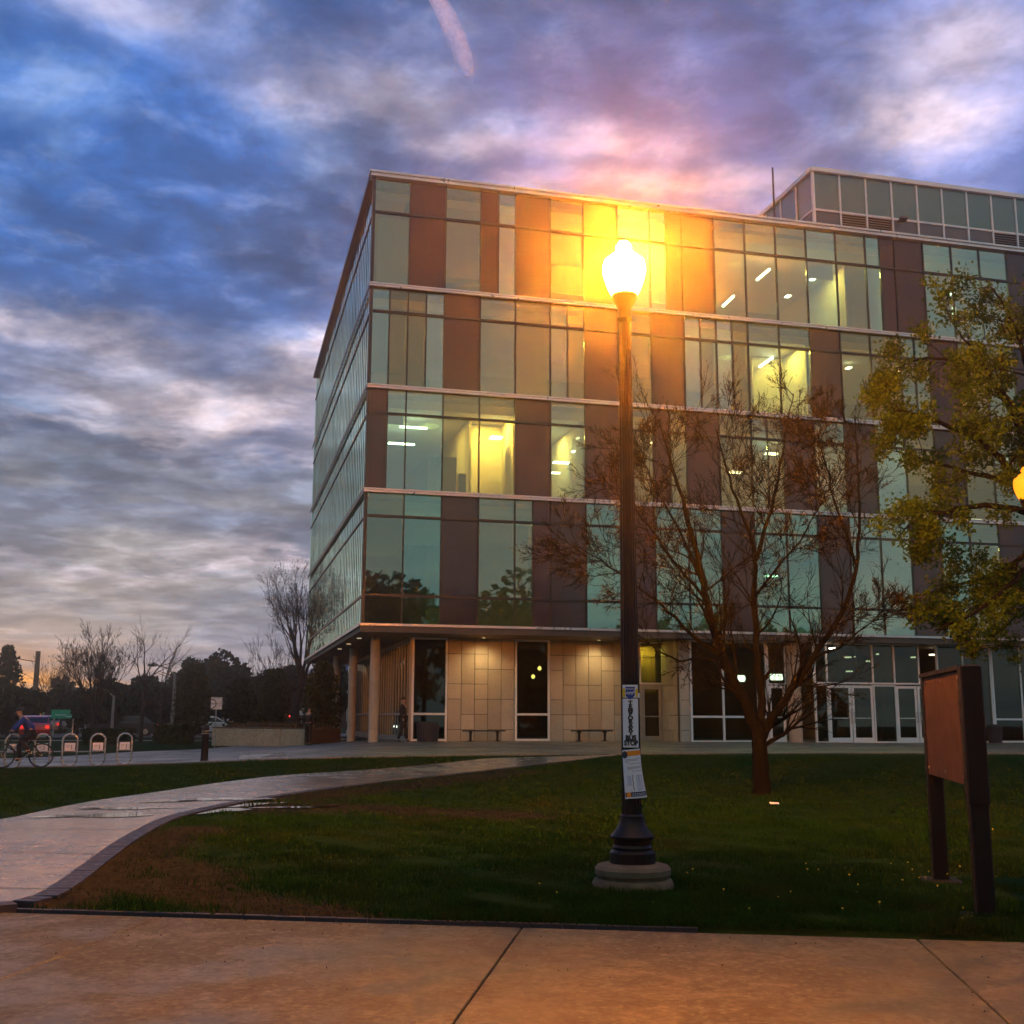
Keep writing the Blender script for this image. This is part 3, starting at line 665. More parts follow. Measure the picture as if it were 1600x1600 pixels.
fixture(1344, 714, 2.4, .3, .2); fixture(1574, 729, 2.4, .4, .2); fixture(1520, 812, 2.2, .9, .14); fixture(1573, 868, 2.4, .3, .2)
def lamp(name, t, w, z, power, col=(1, .78, .42), size=0.5, parent=bld):
    d = bpy.data.lights.new(name, 'AREA'); d.shape = 'DISK'; d.size = size; d.energy = power; d.color = col
    o = bpy.data.objects.new(name, d); COL.objects.link(o); o.parent = parent; o.location = (t, w, z); return o
lamp('room_lamp', 5.25, 1.3, 13.70, 650, (1, 0.63, 0.13), 0.5)
fixture(775, 684, 1.3, .5, .5, M_fix)
lamp('room_lamp', 3.0, 3.0, 13.70, 270, (1, 0.65, 0.17), 0.9)
lamp('room_lamp', 1.6, 3.0, 13.70, 112, (1, 0.70, 0.25), 0.9)
lamp('room_lamp', 8.2, 3.4, 13.70, 382, (1, 0.63, 0.17), 0.9)
lamp('room_lamp', 11.4, 3.0, 13.70, 338, (1, 0.63, 0.17), 0.9)
lamp('room_lamp', 18.9, 1.4, 17.90, 375, (1, 0.62, 0.11), 0.6)
lamp('room_lamp', 17.0, 3.0, 17.90, 270, (1, 0.67, 0.20), 0.8)
lamp('room_lamp', 21.8, 3.0, 17.90, 360, (1, 0.70, 0.25), 0.8)
lamp('room_lamp', 26.5, 3.0, 17.90, 360, (1, 0.70, 0.25), 0.8)
lamp('room_lamp', 21.6, 2.5, 22.55, 248, (1, 0.63, 0.15), 0.8)
lamp('room_lamp', 17.5, 3.0, 22.55, 270, (1, 0.69, 0.25), 0.8)
lamp('room_lamp', 27.2, 2.5, 22.55, 270, (1, 0.69, 0.21), 0.8)
lamp('room_lamp', 15.5, 3.0, 13.70, 360, (1, 0.69, 0.23), 0.8)
lamp('room_lamp', 20.5, 3.0, 13.70, 360, (1, 0.70, 0.26), 0.8)
lamp('room_lamp', 26.0, 3.0, 13.70, 360, (1, 0.70, 0.26), 0.8)
lamp('room_lamp', 1.6, 3.0, 9.45, 202, (1, 0.70, 0.25), 0.8)
lamp('room_lamp', 6.4, 2.0, 9.45, 79, (1, 0.70, 0.30), 0.8)
lamp('room_lamp', 10.5, 3.0, 9.45, 158, (1, 0.70, 0.28), 0.8)
lamp('room_lamp', 19.0, 3.0, 9.45, 248, (1, 0.70, 0.25), 0.8)
lamp('room_lamp', 26.0, 3.0, 9.45, 202, (1, 0.70, 0.25), 0.8)
lamp('room_lamp', 11.0, 3.0, 22.55, 248, (1, 0.67, 0.25), 0.8)
lamp('room_lamp', 6.0, 3.0, 22.55, 135, (1, 0.70, 0.37), 0.8)
lamp('room_lamp', 8.0, 3.0, 17.90, 202, (1, 0.70, 0.28), 0.8)
lamp('room_lamp', 2.0, 3.0, 17.90, 90, (1, 0.70, 0.35), 0.8)
# bright inner door and side light on the top floor
for (u0, v0, u1, v1) in ((1362, 467, 1378, 512), (1487, 480, 1494, 508)):
    a = on_plane(u0, v0, 4.0); c = on_plane(u1, v1, 4.0)
    l = MB(); l.box(a[0], c[0], 3.95, 4.0, c[1], a[1]); l.build('lit_doorway', M_fixsoft, bld)

# ---- ground floor
def stone_wall(t0, t1, w, z0, z1, seed):
    """stone slabs about 0.58 m wide, one or two courses tall, on a dark backing"""
    r = random.Random(seed); b = MB(); n = max(1, round((t1-t0)/0.58)); cw = (t1-t0)/n; g = 0.011
    for i in range(n):
        z = z0
        first = r.random() < 0.5
        while z < z1-0.05:
            h = 0.62*(1 if (first or r.random() < 0.5) else 2); first = False
            h = min(h, z1-z)
            if z1-(z+h) < 0.2: h = z1-z
            b.bevbox(t0+i*cw+g, t0+(i+1)*cw-g, 0, 1, 0, 1, 0.0) if False else b.box(t0+i*cw+g, t0+(i+1)*cw-g, w+r.uniform(-.003, .003), w+0.06, z+g, z+h-g)
            z += h
    o = b.build('stone_wall', M_stone, bld)
    k = MB(); k.box(t0, t1, w+0.07, w+0.25, z0, z1); k.build('backing', M_dark, o); return o
def stone_side(t, w0, w1, z0, z1, seed):
    r = random.Random(seed); b = MB(); n = max(1, round((w1-w0)/0.58)); cw = (w1-w0)/n; g = 0.011
    for i in range(n):
        z = z0
        while z < z1-0.05:
            h = min(0.62*r.choice((1, 2)), z1-z)
            if z1-(z+h) < 0.2: h = z1-z
            b.box(t, t+0.06, w0+i*cw+g, w0+(i+1)*cw-g, z+g, z+h-g); z += h
    return b.build('stone_wall', M_stone, bld)
G0, G1 = 0.30, 4.665
def glazed(name, t0, t1, w, z0, z1, mull=(), rails=(), fw=0.09, m=M_glass_dark):
    """one framed ground floor window: pane with frame, rails and mullions"""
    f = MB(); f.box(t0, t0+fw, w-0.05, w+0.07, z0, z1); f.box(t1-fw, t1, w-0.05, w+0.07, z0, z1)
    f.box(t0+fw, t1-fw, w-0.045, w+0.065, z0, z0+fw); f.box(t0+fw, t1-fw, w-0.045, w+0.065, z1-fw, z1)
    for zr in rails: f.box(t0+fw, t1-fw, w-0.045, w+0.065, zr-fw/2, zr+fw/2)
    for tm in mull: f.box(tm-fw/2, tm+fw/2, w-0.052, w+0.072, z0+fw, z1-fw)
    o = f.build(name, M_white, bld)
    p = MB(); p.box(t0+0.02, t1-0.02, w, w+0.02, z0+0.02, z1-0.02); p.build('pane', m, o); return o
A = 3.0
glazed('ground_window', 2.43, 3.92, A, 0.46, G1, rails=(1.55,))
stone_wall(3.94, 6.77, A, G0, G1, 1)
glazed('ground_window', 6.79, 8.31, A, 0.46, G1, rails=(1.55,))
stone_wall(8.33, 12.33, A, G0, G1, 2)
stone_wall(13.43, 14.30, A, G0, G1, 3)
stone_wall(13.36, 13.80, 1.0, G0, G1, 4); stone_side(13.36, 1.02, 3.0, G0, G1, 5)
def door(t0, t1, w, z0, z1, m, hside=1, rail=0.11):
    f = MB(); f.box(t0, t0+rail, w-0.02, w+0.04, z0, z1); f.box(t1-rail, t1, w-0.02, w+0.04, z0, z1)
    f.box(t0+rail, t1-rail, w-0.019, w+0.039, z0, z0+0.22); f.box(t0+rail, t1-rail, w-0.019, w+0.039, z1-rail, z1)
    o = f.build('door', m, bld)
    p = MB(); p.box(t0+rail-.01, t1-rail+.01, w, w+0.012, z0+0.2, z1-rail+.01); p.build('pane', M_glass_dark, o)
    h = MB(); th = t1-rail/2 if hside > 0 else t0+rail/2
    h.tube([(th, w-0.02, z0+0.85), (th, w-0.09, z0+0.88), (th, w-0.09, z0+1.28), (th, w-0.02, z0+1.31)], 0.016, 8)
    h.build('handle', M_steel, o)
    b_ = MB(); b_.box(t0+rail, t1-rail, w-0.05, w-0.02, z0+1.02, z0+1.07); b_.build('push_bar', M_steel, o); return o
M_doorframe = mat('grey door frame', (0.34, 0.34, 0.30), 0.45, 0.3)
glazed('side_entrance', 12.34, 13.42, A, 2.86, G1, fw=0.06)
part('door_frame', M_doorframe, (12.34, 12.42, A-.05, A+.1, 0.4, 2.86), (13.34, 13.42, A-.05, A+.1, 0.4, 2.86), (12.42, 13.34, A-.045, A+.1, 2.78, 2.855))
door(12.43, 13.33, A, 0.44, 2.77, M_doorframe, hside=-1, rail=0.13)
part('porch_lining', mat('ochre wall', (0.40, 0.28, 0.09), 0.8), (12.4, 13.4, A+0.8, A+0.9, 2.5, 4.6))
B = 1.0
glazed('ground_window', 13.81, 17.34, B, 0.42, G1, mull=(15.30, 16.9), rails=(1.48,))
door(17.40, 18.16, B, 0.43, 2.80, M_white, hside=-1)
glazed('ground_window', 17.36, 18.22, B, 2.84, G1, fw=0.05)
# entrance
EZ = 2.90
glazed('entrance_screen', 19.55, 24.70, B, EZ, G1, mull=(20.16, 22.38, 23.44), rails=(), fw=0.075)
door(20.20, 21.28, B, 0.40, EZ-.06, M_white, 1); door(21.32, 22.34, B, 0.40, EZ-.06, M_white, -1); door(23.48, 24.50, B, 0.40, EZ-.06, M_white, 1)
glazed('entrance_window', 22.36, 23.46, B, 0.40, EZ-.03, fw=0.06); glazed('entrance_window', 19.55, 20.18, B, 0.40, EZ-.03, fw=0.06)
door(24.54, 25.56, B, 0.40, EZ-.06, M_white, -1)
glazed('entrance_window', 25.58, 28.33, B, 0.40, G1, mull=(26.9,), fw=0.07)
glazed('ground_window', 28.35, 36.8, B, 0.40, G1, mull=(29.85, 31.4, 32.9, 34.4), rails=(1.42,), fw=0.08)
for tt, ww, rr in ((18.52, 0.85, .28), (24.62+1.0, -.0, 0)):
    if rr:
        c = MB(); z = G0
        while z < G1-0.01:
            h = min(0.9, G1-z); c.lathe([(rr, z+.006), (rr, z+h-.006)], 28, (tt, ww, 0)); c.lathe([(rr-.015, z+h-.008), (rr-.015, z+h+.008)], 28, (tt, ww, 0)); z += h
        c.build('column', M_stone, bld, True)
for ww in (3.35, 11.35, 19.35):
    c = MB(); z = 0.0
    while z < G1-0.01:
        h = min(0.95, G1-z); c.lathe([(.20, z+.006), (.20, z+h-.006)], 24, (.95, ww, 0)); c.lathe([(.188, z+h-.008), (.188, z+h+.008)], 24, (.95, ww, 0)); z += h
    c.build('column', M_stone, bld, True)
# recessed side glazing behind the columns
f = MB(); f.box(2.36, 2.48, 3.08, 27.0, 4.45, G1); f.box(2.37, 2.47, 3.08, 27.0, 1.50, 1.60); f.box(2.36, 2.48, 3.08, 27.0, 0.35, 0.62)
y = 3.9
while y < 27: f.box(2.375, 2.465, y-.035, y+.035, 0.62, 4.45); y += 0.8
f.box(2.33, 2.425, 2.95, 3.10, 0.3, G1)
gl = f.build('side_glazing_frame', M_doorframe, bld); p = MB(); p.box(2.41, 2.43, 3.1, 27.0, 0.6, 4.46); p.build('pane', M_glass_dark, gl)
# lobby shell
part('lobby_wall', M_lobby, (2.6, 36.9, 9.0, 9.2, 0.2, 4.60), (36.9, 37.1, 1.2, 9.0, 0.2, 4.6), (2.6, 2.8, 9.2, 27, 0.2, 4.6))
part('lobby_floor', M_infloor, (2.5, 36.9, 3.3, 9.0, 0.30, 0.44), (13.9, 36.9, 1.1, 3.28, 0.30, 0.43))
M_curt = mat('dim green panel', (0.04, 0.07, 0.03), 0.8)  # green curtain reflection in the entrance doors, built as upright panels
for tt in (20.9, 21.9, 23.0, 24.2): part('reflection_panel', M_curt, (tt-.15, tt+.15, 3.0, 3.1, 0.44, 4.5))
for (u, v, w) in ((1300,1013,.4),):
    fixture(u, v, w, .2, .2, M_fix, name='downlight')
for (u, v) in ((1308,1028),(1325,1027),(1340,1026),(1374,1022),(1327,1049),(1358,1033),(1444,1011),(1457,1023),(1428,1027)):
    fixture(u, v, 3.2, .22, .25, M_fixsoft, name='lobby_light')
for (u, v) in ((1154,1060),(1213,1058)): 
    t, z = on_plane(u, v, 2.6); l = MB(); l.tube([(t-.26, 2.6, z), (t+.26, 2.6, z)], 0.14, 14); l.build('lobby_light', M_fix, bld, True)
for (u, v) in ((843,1044),(833,1057)): 
    t, z = on_plane(u, v, 5.5); l = MB(); l.lathe([(.02,.09),(.075,.04),(.09,-.02),(.06,-.08),(.01,-.1)], 12, (t, 5.5, z)); l.build('lobby_light', mat('amber lamp', (.9,.6,.2), .5, emit=(1,.6,.15), estr=9) if 'amber lamp' not in bpy.data.materials else bpy.data.materials['amber lamp'], bld, True)
# soffit downlights: over the stone wall and under the side overhang
for tt in (5.3, 10.3):
    l = MB(); l.lathe([(.07, 4.645), (.07, 4.656)], 16, (tt, 2.35, 0)); l.build('downlight', mat('warm downlight', (.8,.8,.7), .5, emit=(1,.7,.3), estr=.9) if 'warm downlight' not in bpy.data.materials else bpy.data.materials['warm downlight'], bld)
    d = bpy.data.lights.new('downlight_beam', 'SPOT'); d.energy = 180; d.color = (1, .66, .28); d.spot_size = RAD(140); d.spot_blend = 1.0; d.shadow_soft_size = 0.25
    o = bpy.data.objects.new('downlight_beam', d); COL.objects.link(o); o.parent = bld; o.location = (tt, 2.2, 4.58); o.rotation_euler = (RAD(14), 0, 0)
lamp('porch_lamp', 12.85, 3.35, 4.55, 75, (1, .62, .10), 0.15)
for ww in (4.0, 8.0, 12.0):
    l = MB(); l.lathe([(.10, 4.63), (.10, 4.655)], 16, (.35, ww, 0)); l.build('downlight', mat('dim downlight', (.8,.8,.7), .5, emit=(1,.75,.5), estr=.5) if 'dim downlight' not in bpy.data.materials else bpy.data.materials['dim downlight'], bld)
lamp('lobby_lamp', 22.0, 4.5, 4.5, 9, (1, .85, .5), 0.5); lamp('lobby_lamp', 16.0, 4.0, 4.5, 7, (1, .8, .35), 0.5)
part('wall_box', M_dark, (12.02, 12.2, A-.05, A-.003, 1.05, 1.22))

# ---- penthouse on the roof
PW, PT0, PZ0, PZM, PZ1 = 5.2, 23.0, ROOF, 26.95, 29.0
pf = MB()
for k in range(11):
    t = PT0 + k*1.5
    pf.box(t-(.07 if k == 0 else .045), t+(.07 if k == 0 else .045), PW-.06, PW+.06, PZ0, PZ1)
pf.box(PT0+.07, PT0+15, PW-.055, PW+.055, PZM-.05, PZM+.05)
pf.box(PT0-.15, PT0+15.1, PW-.18, PW+.1, PZ1, PZ1+.22); pf.box(PT0-.15, PT0+.1, PW+.1, PW+20, PZ1, PZ1+.219)
for k in range(1, 12): pf.box(PT0-.06, PT0+.06, PW+k*1.7-.045, PW+k*1.7+.045, PZ0, PZ1)
pf.box(PT0-.055, PT0+.055, PW+.06, PW+19, PZM-.05, PZM+.05)
pf.build('penthouse_frame', M_white, bld)
M_pglass = mat('penthouse glass', (0.05, 0.14, 0.13), 0.06, 0, spec=1.0); M_pg2 = mat('penthouse grey panel', (0.10, 0.105, 0.12), 0.25)
for k in range(10):
    t = PT0 + k*1.5
    pane('penthouse_window', t+.05, t+1.45, PZM+.05, PZ1, M_pglass, PW, .03, .006)
    if k in (1, 2, 7, 8):
        l = MB(); z = PZ0+.05
        while z < PZM-.12:
            l.obox(Matrix.Translation((t+.75, PW, z+.06)) @ Matrix.Rotation(RAD(40), 4, 'X'), 1.40, .16, .02); z += .13
        l.build('louvre', M_doorframe, bld)
    else: pane('penthouse_panel', t+.05, t+1.45, PZ0, PZM-.05, M_pg2, PW, .03, .004)
for k in range(11):
    y = PW + k*1.7
    for z0, z1, m in ((PZM+.05, PZ1, M_pglass), (PZ0, PZM-.05, M_pg2)):
        l = MB(); l.box(PT0-.015, PT0+.015, y+.06, y+1.64, z0, z1); l.build('penthouse_window', m, bld)
part('penthouse_roof', M_soffit, (PT0+.11, PT0+15, PW+.11, PW+19, PZ1+.02, PZ1+.12)); part('penthouse_core', M_dark, (PT0+.3, PT0+15, PW+.3, PW+19, PZ0-.02, PZ1))
t, z = on_plane(1412, 342, PW-.5)
l = MB(); l.obox(Matrix.Translation((t, PW-.45, z)) @ Matrix.Rotation(RAD(-25), 4, 'X') @ Matrix.Rotation(RAD(-12), 4, 'Y'), .42, .30, .14); l.tube([(t-.1, PW-.06, z-.05), (t-.1, PW-.4, z)], .03, 6); l.build('floodlight', M_dark, bld)
t, z = on_plane(1207, 262, 8.0); t2, z2 = on_plane(1209, 318, 8.0)
l = MB(); l.tube([(t, 8.0, ROOF-.1), (t, 8.0, z)], [.07, .05], 8); l.build('mast', M_dark, bld)
# ================================================================== STREET LAMPS
LP0 = gp(989, 1384); TOPZ = at(979, 372, LP0.y).z - LP0.z; LH = TOPZ - .57
def acorn_lamp(name, base, label):
    k = LH
    root = empty(name, base, 0, label, 'street lamp', 'acorn street lamps')
    f = MB(); f.lathe([(.30,-.14),(.345,-.06),(.348,.02),(.33,.055),(.302,.066),(.304,.08),(.322,.10),(.322,.145),(.30,.172),(.22,.19)], 40); f.build('footing', M_concrete_pole, root, True)
    b = MB(); b.lathe([(.195,.18),(.195,.275),(.182,.29),(.166,.30),(.170,.318),(.158,.34),(.164,.375),(.184,.39),(.188,.41),(.176,.425),(.136,.47),(.112,.52),(.101,.56),(.102,.575),(.090,.59)], 32); b.build('base', M_black, root, True)
    p = MB(); p.lathe([(.086,.58),(.077,2.2),(.064,3.8),(.052,LH-.20)], 32, flute=1, depth=.09); p.build('pole', M_black, root, False)
    h = MB(); h.lathe([(.052,LH-.27),(.075,LH-.23),(.062,LH-.20),(.06,LH-.13),(.105,LH-.05),(.118,LH-.02),(.116,LH+.01),(.09,LH+.025)], 28); h.build('lamp_holder', M_black, root, True)
    g = MB(); z0 = LH; g.lathe([(.104,0),(.122,.002),(.144,.045),(.167,.10),(.189,.17),(.197,.22),(.194,.285),(.180,.338),(.134,.37),(.105,.378)], 36, (0,0,z0)); g.build('globe', M_globe, root, True)
    c = MB(); c.lathe([(.100,.375),(.124,.380),(.118,.396),(.09,.415),(.064,.43),(.062,.455),(.072,.465),(.072,.48),(.058,.50),(.045,.525),(.02,.535),(.004,.536)], 28, (0,0,z0)); c.build('globe_cap', M_globecap, root, True)
    return root
def globe_mat(name, top):
    """lit globe: emission shaped by face direction, weak on downward faces to keep the ground dim"""
    m = mat(name, (.9, .8, .6), .3, emit=LAMP_COL, estr=1.0); T = NT(m.node_tree); g = T.add('ShaderNodeNewGeometry'); sp = T.add('ShaderNodeSeparateXYZ'); T.link(g.outputs['Normal'], sp.inputs[0])
    T.link(T.rng(sp.outputs[2], -.16, .26, 130.0, top, True), T.n['Principled BSDF'].inputs['Emission Strength']); return m
M_globe = globe_mat('lit lamp globe', LAMP_E); M_globecap = mat('lit globe cap', (.9,.8,.6), .3, emit=LAMP_COL, estr=2500.0)
lp = gp(989, 1384); LAMP_AT = Vector((lp.x, lp.y, lp.z))
lamp1 = acorn_lamp('street_lamp', lp, 'black fluted street lamp on round concrete footing with notices taped to its pole')
l2 = at(1606, 781, 17.6); l2b = Vector((l2.x, l2.y, gzf(l2.x, l2.y)))
lamp2 = copy_tree(lamp1); lamp2.location = (l2b.x, l2b.y, l2.z-LH); lamp2['label'] = 'farther street lamp half hidden by the leafy tree at the right edge'
for ch in lamp2.children:
    if ch.name.startswith('globe'): ch.data = ch.data.copy(); ch.data.materials[0] = mat('lit lamp globe far', (.20,.06,.01), .5, emit=(1, .27, .008), estr=1.7) if 'lit lamp globe far' not in bpy.data.materials else bpy.data.materials['lit lamp globe far']

# ------------------------------------------------------------------ writing
def text_mesh(body, size, bold=0.0, align='CENTER', xs=1.0):
    c = bpy.data.curves.new('lettering', 'FONT'); c.body = body; c.size = size; c.align_x = align; c.align_y = 'CENTER'; c.offset = bold; c.resolution_u = 3
    o = bpy.data.objects.new('tmp', c); COL.objects.link(o); dg = bpy.context.evaluated_depsgraph_get(); dg.update()
    me = bpy.data.meshes.new_from_object(o.evaluated_get(dg)); bpy.data.objects.remove(o); bpy.data.curves.remove(c)
    v = [(p.co.x*xs, p.co.y) for p in me.vertices]; f = [tuple(p.vertices) for p in me.polygons]; bpy.data.meshes.remove(me); return v, f
def wrap(R, lift=0.0, skew=0.0, zref=0.0, flap=0.0, H=1.0):
    """flat sheet coordinates (x right, y up) onto a pole of radius R whose front faces -Y; 'flap' lets the lower right corner stand away"""
    def fn(x, y):
        xx = x + skew*(zref-y); a = xx/R; lim = 1.15
        if abs(a) <= lim: px, py = R*math.sin(a), -R*math.cos(a)
        else:
            s = math.copysign(1, a); d = abs(a)-lim; px = s*(R*math.sin(lim) + d*R*math.cos(lim)); py = -R*math.cos(lim) + d*R*math.sin(lim)
        n = Vector((px, py, 0)).normalized()
        fl = flap*max(0, (zref-y)/H)**2*max(0, x/R+0.4)
        return (px + n.x*lift + fl*0.6, py + n.y*lift - fl*0.5, y)
    return fn
def sheet(name, x0, x1, y0, y1, m, fn, parent, n=10, ny=2, th=0.0006):
    b = MB(); vs = []
    for j in range(ny+1):
        for i in range(n+1): vs.append(fn(x0+(x1-x0)*i/n, y0+(y1-y0)*j/ny))
    k = n+1; b.add(vs, [(j*k+i, j*k+i+1, (j+1)*k+i+1, (j+1)*k+i) for j in range(ny) for i in range(n)]); return b.build(name, m, parent, True, fix=False)
def poly_sheet(name, pts, m, fn, parent):
    b = MB(); b.add([fn(x, y) for x, y in pts], [tuple(range(len(pts)))]); return b.build(name, m, parent, fix=False)
def strips(name, y0, y1, half, m, fn, parent, n=14, cx=0.0):
    """a curved patch whose half-width follows half(s), s running 0..1 from top to bottom"""
    b = MB(); vs = []; k = 9
    for j in range(n+1):
        s_ = j/n; w_ = half(s_)
        for i in range(k): vs.append(fn(cx - w_ + 2*w_*i/(k-1), y1 + (y0-y1)*s_))
    b.add(vs, [(j*k+i, (j+1)*k+i, (j+1)*k+i+1, j*k+i+1) for j in range(n) for i in range(k-1)]); return b.build(name, m, parent, fix=False)
def letters(name, body, size, x, y, m, fn, parent, bold=0.0, xs=1.0, rot=False):
    v, f = text_mesh(body, size, bold, xs=xs); b = MB(); b.add([fn(x+a, y+c) for a, c in v], f); return b.build(name, m, parent, fix=False)
# upper notice: TEMPORARY BUS STOP
def lamp_local_z(v): return at(989, v, lp.y-0.08).z - lp.z
zt_, zb_ = lamp_local_z(1070), lamp_local_z(1168)
n1 = empty('bus_stop_notice', (lp.x, lp.y, lp.z), math.atan2(-lp.x, lp.y)*1.0, 'white paper notice reading TEMPORARY BUS STOP taped round the lamp pole', 'notice')
Rn = 0.086; hw = 0.075
fn = wrap(Rn, 0.001); fl1 = wrap(Rn, 0.0025); fl2 = wrap(Rn, 0.004); fl3 = wrap(Rn, 0.0055); fl4 = wrap(Rn, 0.0065)
H1 = zt_-zb_
EK = H1*.235/.146
sheet('sheet', -hw, hw, zb_, zt_-0.138*EK, M_paper, fn, n1, 12, 8)
sheet('sheet', -hw, hw, zt_-0.128*EK, zt_, M_paper, fn, n1, 12, 2)
sheet('yellow_bar', -hw, -hw+.031, zt_-.122*EK, zt_-.036*EK, M_yellow, fl1, n1, 4); sheet('yellow_bar', hw-.028, hw, zt_-.122*EK, zt_-.040*EK, M_yellow, fl1, n1, 4)
strips('emblem', zt_-.146*EK, zt_-.020*EK, lambda q: .042 if q < .1 else (.039 if q < .72 else .039*(1-(q-.72)/.28*.92)), M_blue, fl2, n1)
sheet('emblem_stripe', -.038, .038, zt_-.046*EK, zt_-.038*EK, M_pale, fl3, n1, 6)
b = MB(); vs = []; zz_ = [(-.040,.088),(-.026,.080),(-.016,.064),(-.012,.092),(-.002,.074),(.010,.066),(.012,.094),(.022,.072),(.036,.060)]
for x, y in zz_: vs += [fl3(x-.003, zt_-y*EK), fl3(x+.003, zt_-(y+.010)*EK)]
b.add(vs, [(2*i, 2*i+1, 2*i+3, 2*i+2) for i in range(len(zz_)-1)]); b.build('emblem_mark', M_pale, n1, fix=False)
for k, ch in enumerate('TEMPORARY'):
    letters('lettering', ch, H1*.088, 0, zt_-H1*(.292+k*.0605), M_ink, fl4, n1, .0024, 1.15)
letters('lettering', 'BUS', H1*.108, 0, zb_+H1*.150, M_ink, fl4, n1, .0030, .9); letters('lettering', 'STOP', H1*.108, .001, zb_+H1*.068, M_ink, fl4, n1, .0030, .86)
sheet('tape', .070, .096, zt_-.130*EK, zt_-.082*EK, M_paper, wrap(Rn, .004), n1, 3)
# lower notice
zt2, zb2 = lamp_local_z(1171), lamp_local_z(1247); H2 = zt2-zb2
n2 = empty('route_notice', (lp.x, lp.y, lp.z), math.atan2(-lp.x, lp.y), 'white paper notice with orange header and small map, curling off the lamp pole', 'notice')
kw = dict(skew=0.075, zref=zt2, flap=0.05, H=H2)
def wr(lift): 
    g0 = wrap(Rn+.004, lift, **kw)
    return lambda x, y: g0(x, y + 0.10*x)
f0, f1, f2 = wr(.001), wr(.003), wr(.0045)
X0, X1 = -.088, .092
sheet('sheet', X0, X1, zb2, zt2, M_paper, f0, n2, 14, 10)
sheet('header', X0+.045, X1-.004, zt2-.052, zt2-.012, M_orange, f1, n2, 10); strips('header_badge', zt2-.070, zt2-.008, lambda q: .026*math.sqrt(max(0.0, 1-(2*q-1)**2))+.001, M_navy, f2, n2, 10, cx=-.060)
rr = random.Random(9)
for k, (xa, xb, dy) in enumerate(((-.05,.07,.085),(-.06,.05,.096),(-.06,-.035,.106),(-.03,.03,.122),(.04,.085,.122),(-.045,.085,.150),(-.045,.075,.160),(-.04,-.015,.169),(-.01,.085,.184),(-.02,.07,.395))):
    x = xa
    while x < xb:
        w_ = rr.uniform(.008, .02); sheet('text_line', x, min(xb, x+w_), zt2-dy, zt2-dy+.0055, M_grey, f1, n2, 2, 1); x += w_+.004
sheet('map_block', -.055, -.02, zt2-.30, zt2-.215, M_pale, f1, n2, 4); sheet('map_block', .015, .075, zt2-.345, zt2-.215, M_pale, f1, n2, 4)
def ribbon(name, pts, w, m, f, par):
    b = MB(); vs = []
    for x, y in pts: vs += [f(x-w, y), f(x+w, y)]
    b.add(vs, [(2*i, 2*i+1, 2*i+3, 2*i+2) for i in range(len(pts)-1)]); return b.build(name, m, par, fix=False)
ribbon('map_line', [(-.010+.003*math.sin(k*1.3), zt2-.21-.011*k) for k in range(13)], .0022, M_redp, f2, n2)
ribbon('map_line', [(.038+.002*math.sin(k*1.1), zt2-.21-.009*k) for k in range(9)], .0022, M_grey, f2, n2)
ribbon('map_line', [(.0+.035*math.cos(a*.4), zt2-.335-.012*math.sin(a*.4)) for a in range(8)], .002, M_blue, f2, n2)
sheet('footer', X0+.005, X1-.004, zb2+.014, zb2+.052, M_navy, f1, n2, 12); sheet('footer_square', X0+.018, X0+.055, zb2+.014, zb2+.052, M_orange, f2, n2, 4)
for k in range(7): sheet('text_line', -.025+k*.015, -.015+k*.015, zb2+.034, zb2+.040, M_pale, f2, n2, 1, 1); sheet('text_line', -.025+k*.015, -.014+k*.015, zb2+.022, zb2+.027, M_pale, f2, n2, 1, 1)

# ================================================================== TREES
def rand_perp(d, rnd):
    v = Vector((rnd.gauss(0,1), rnd.gauss(0,1), rnd.gauss(0,1))); v = v - d*v.dot(d); return v.normalized()
def twig(mb, tips, p, d, L, r, lvl, rnd, spread=0.7, up=0.12, nseg=4, kids=(3, 5), sides=(7, 5, 4, 3, 3, 3), shrink=0.62, wob=0.18, rmin=.0055):
    pts = [p.copy()]; rad = [r]; q = p.copy(); dd = d.copy()
    for k in range(nseg):
        dd = (dd + rand_perp(dd, rnd)*wob + Vector((0,0,up))*(0.6 if lvl < 4 else 1.0)).normalized(); q = q + dd*(L/nseg); pts.append(q.copy()); rad.append(r*(1-0.62*(k+1)/nseg))
    mb.tube(pts, rad, sides[max(0, min(5, 5-lvl))], cap=False)
    if lvl <= 0: tips.append((q.copy(), dd.copy())); return
    for _ in range(rnd.randint(*kids)):
        s = rnd.uniform(0.25, 1.0); i = min(nseg-1, int(s*nseg)); fr = s*nseg-i; o = pts[i].lerp(pts[i+1], fr)
        ax = (pts[i+1]-pts[i]).normalized(); nd = (ax + rand_perp(ax, rnd)*rnd.uniform(spread*.6, spread*1.25)).normalized()
        twig(mb, tips, o, nd, L*shrink*rnd.uniform(.75, 1.2)*(1.15-.35*s), max(rmin, rad[i]*.62), lvl-1, rnd, spread, up, nseg, kids, sides, shrink, wob, rmin)
    twig(mb, tips, q, dd, L*shrink*rnd.uniform(.8, 1.1), max(rmin, rad[-1]*.95), lvl-1, rnd, spread, up, nseg, kids, sides, shrink, wob, rmin)
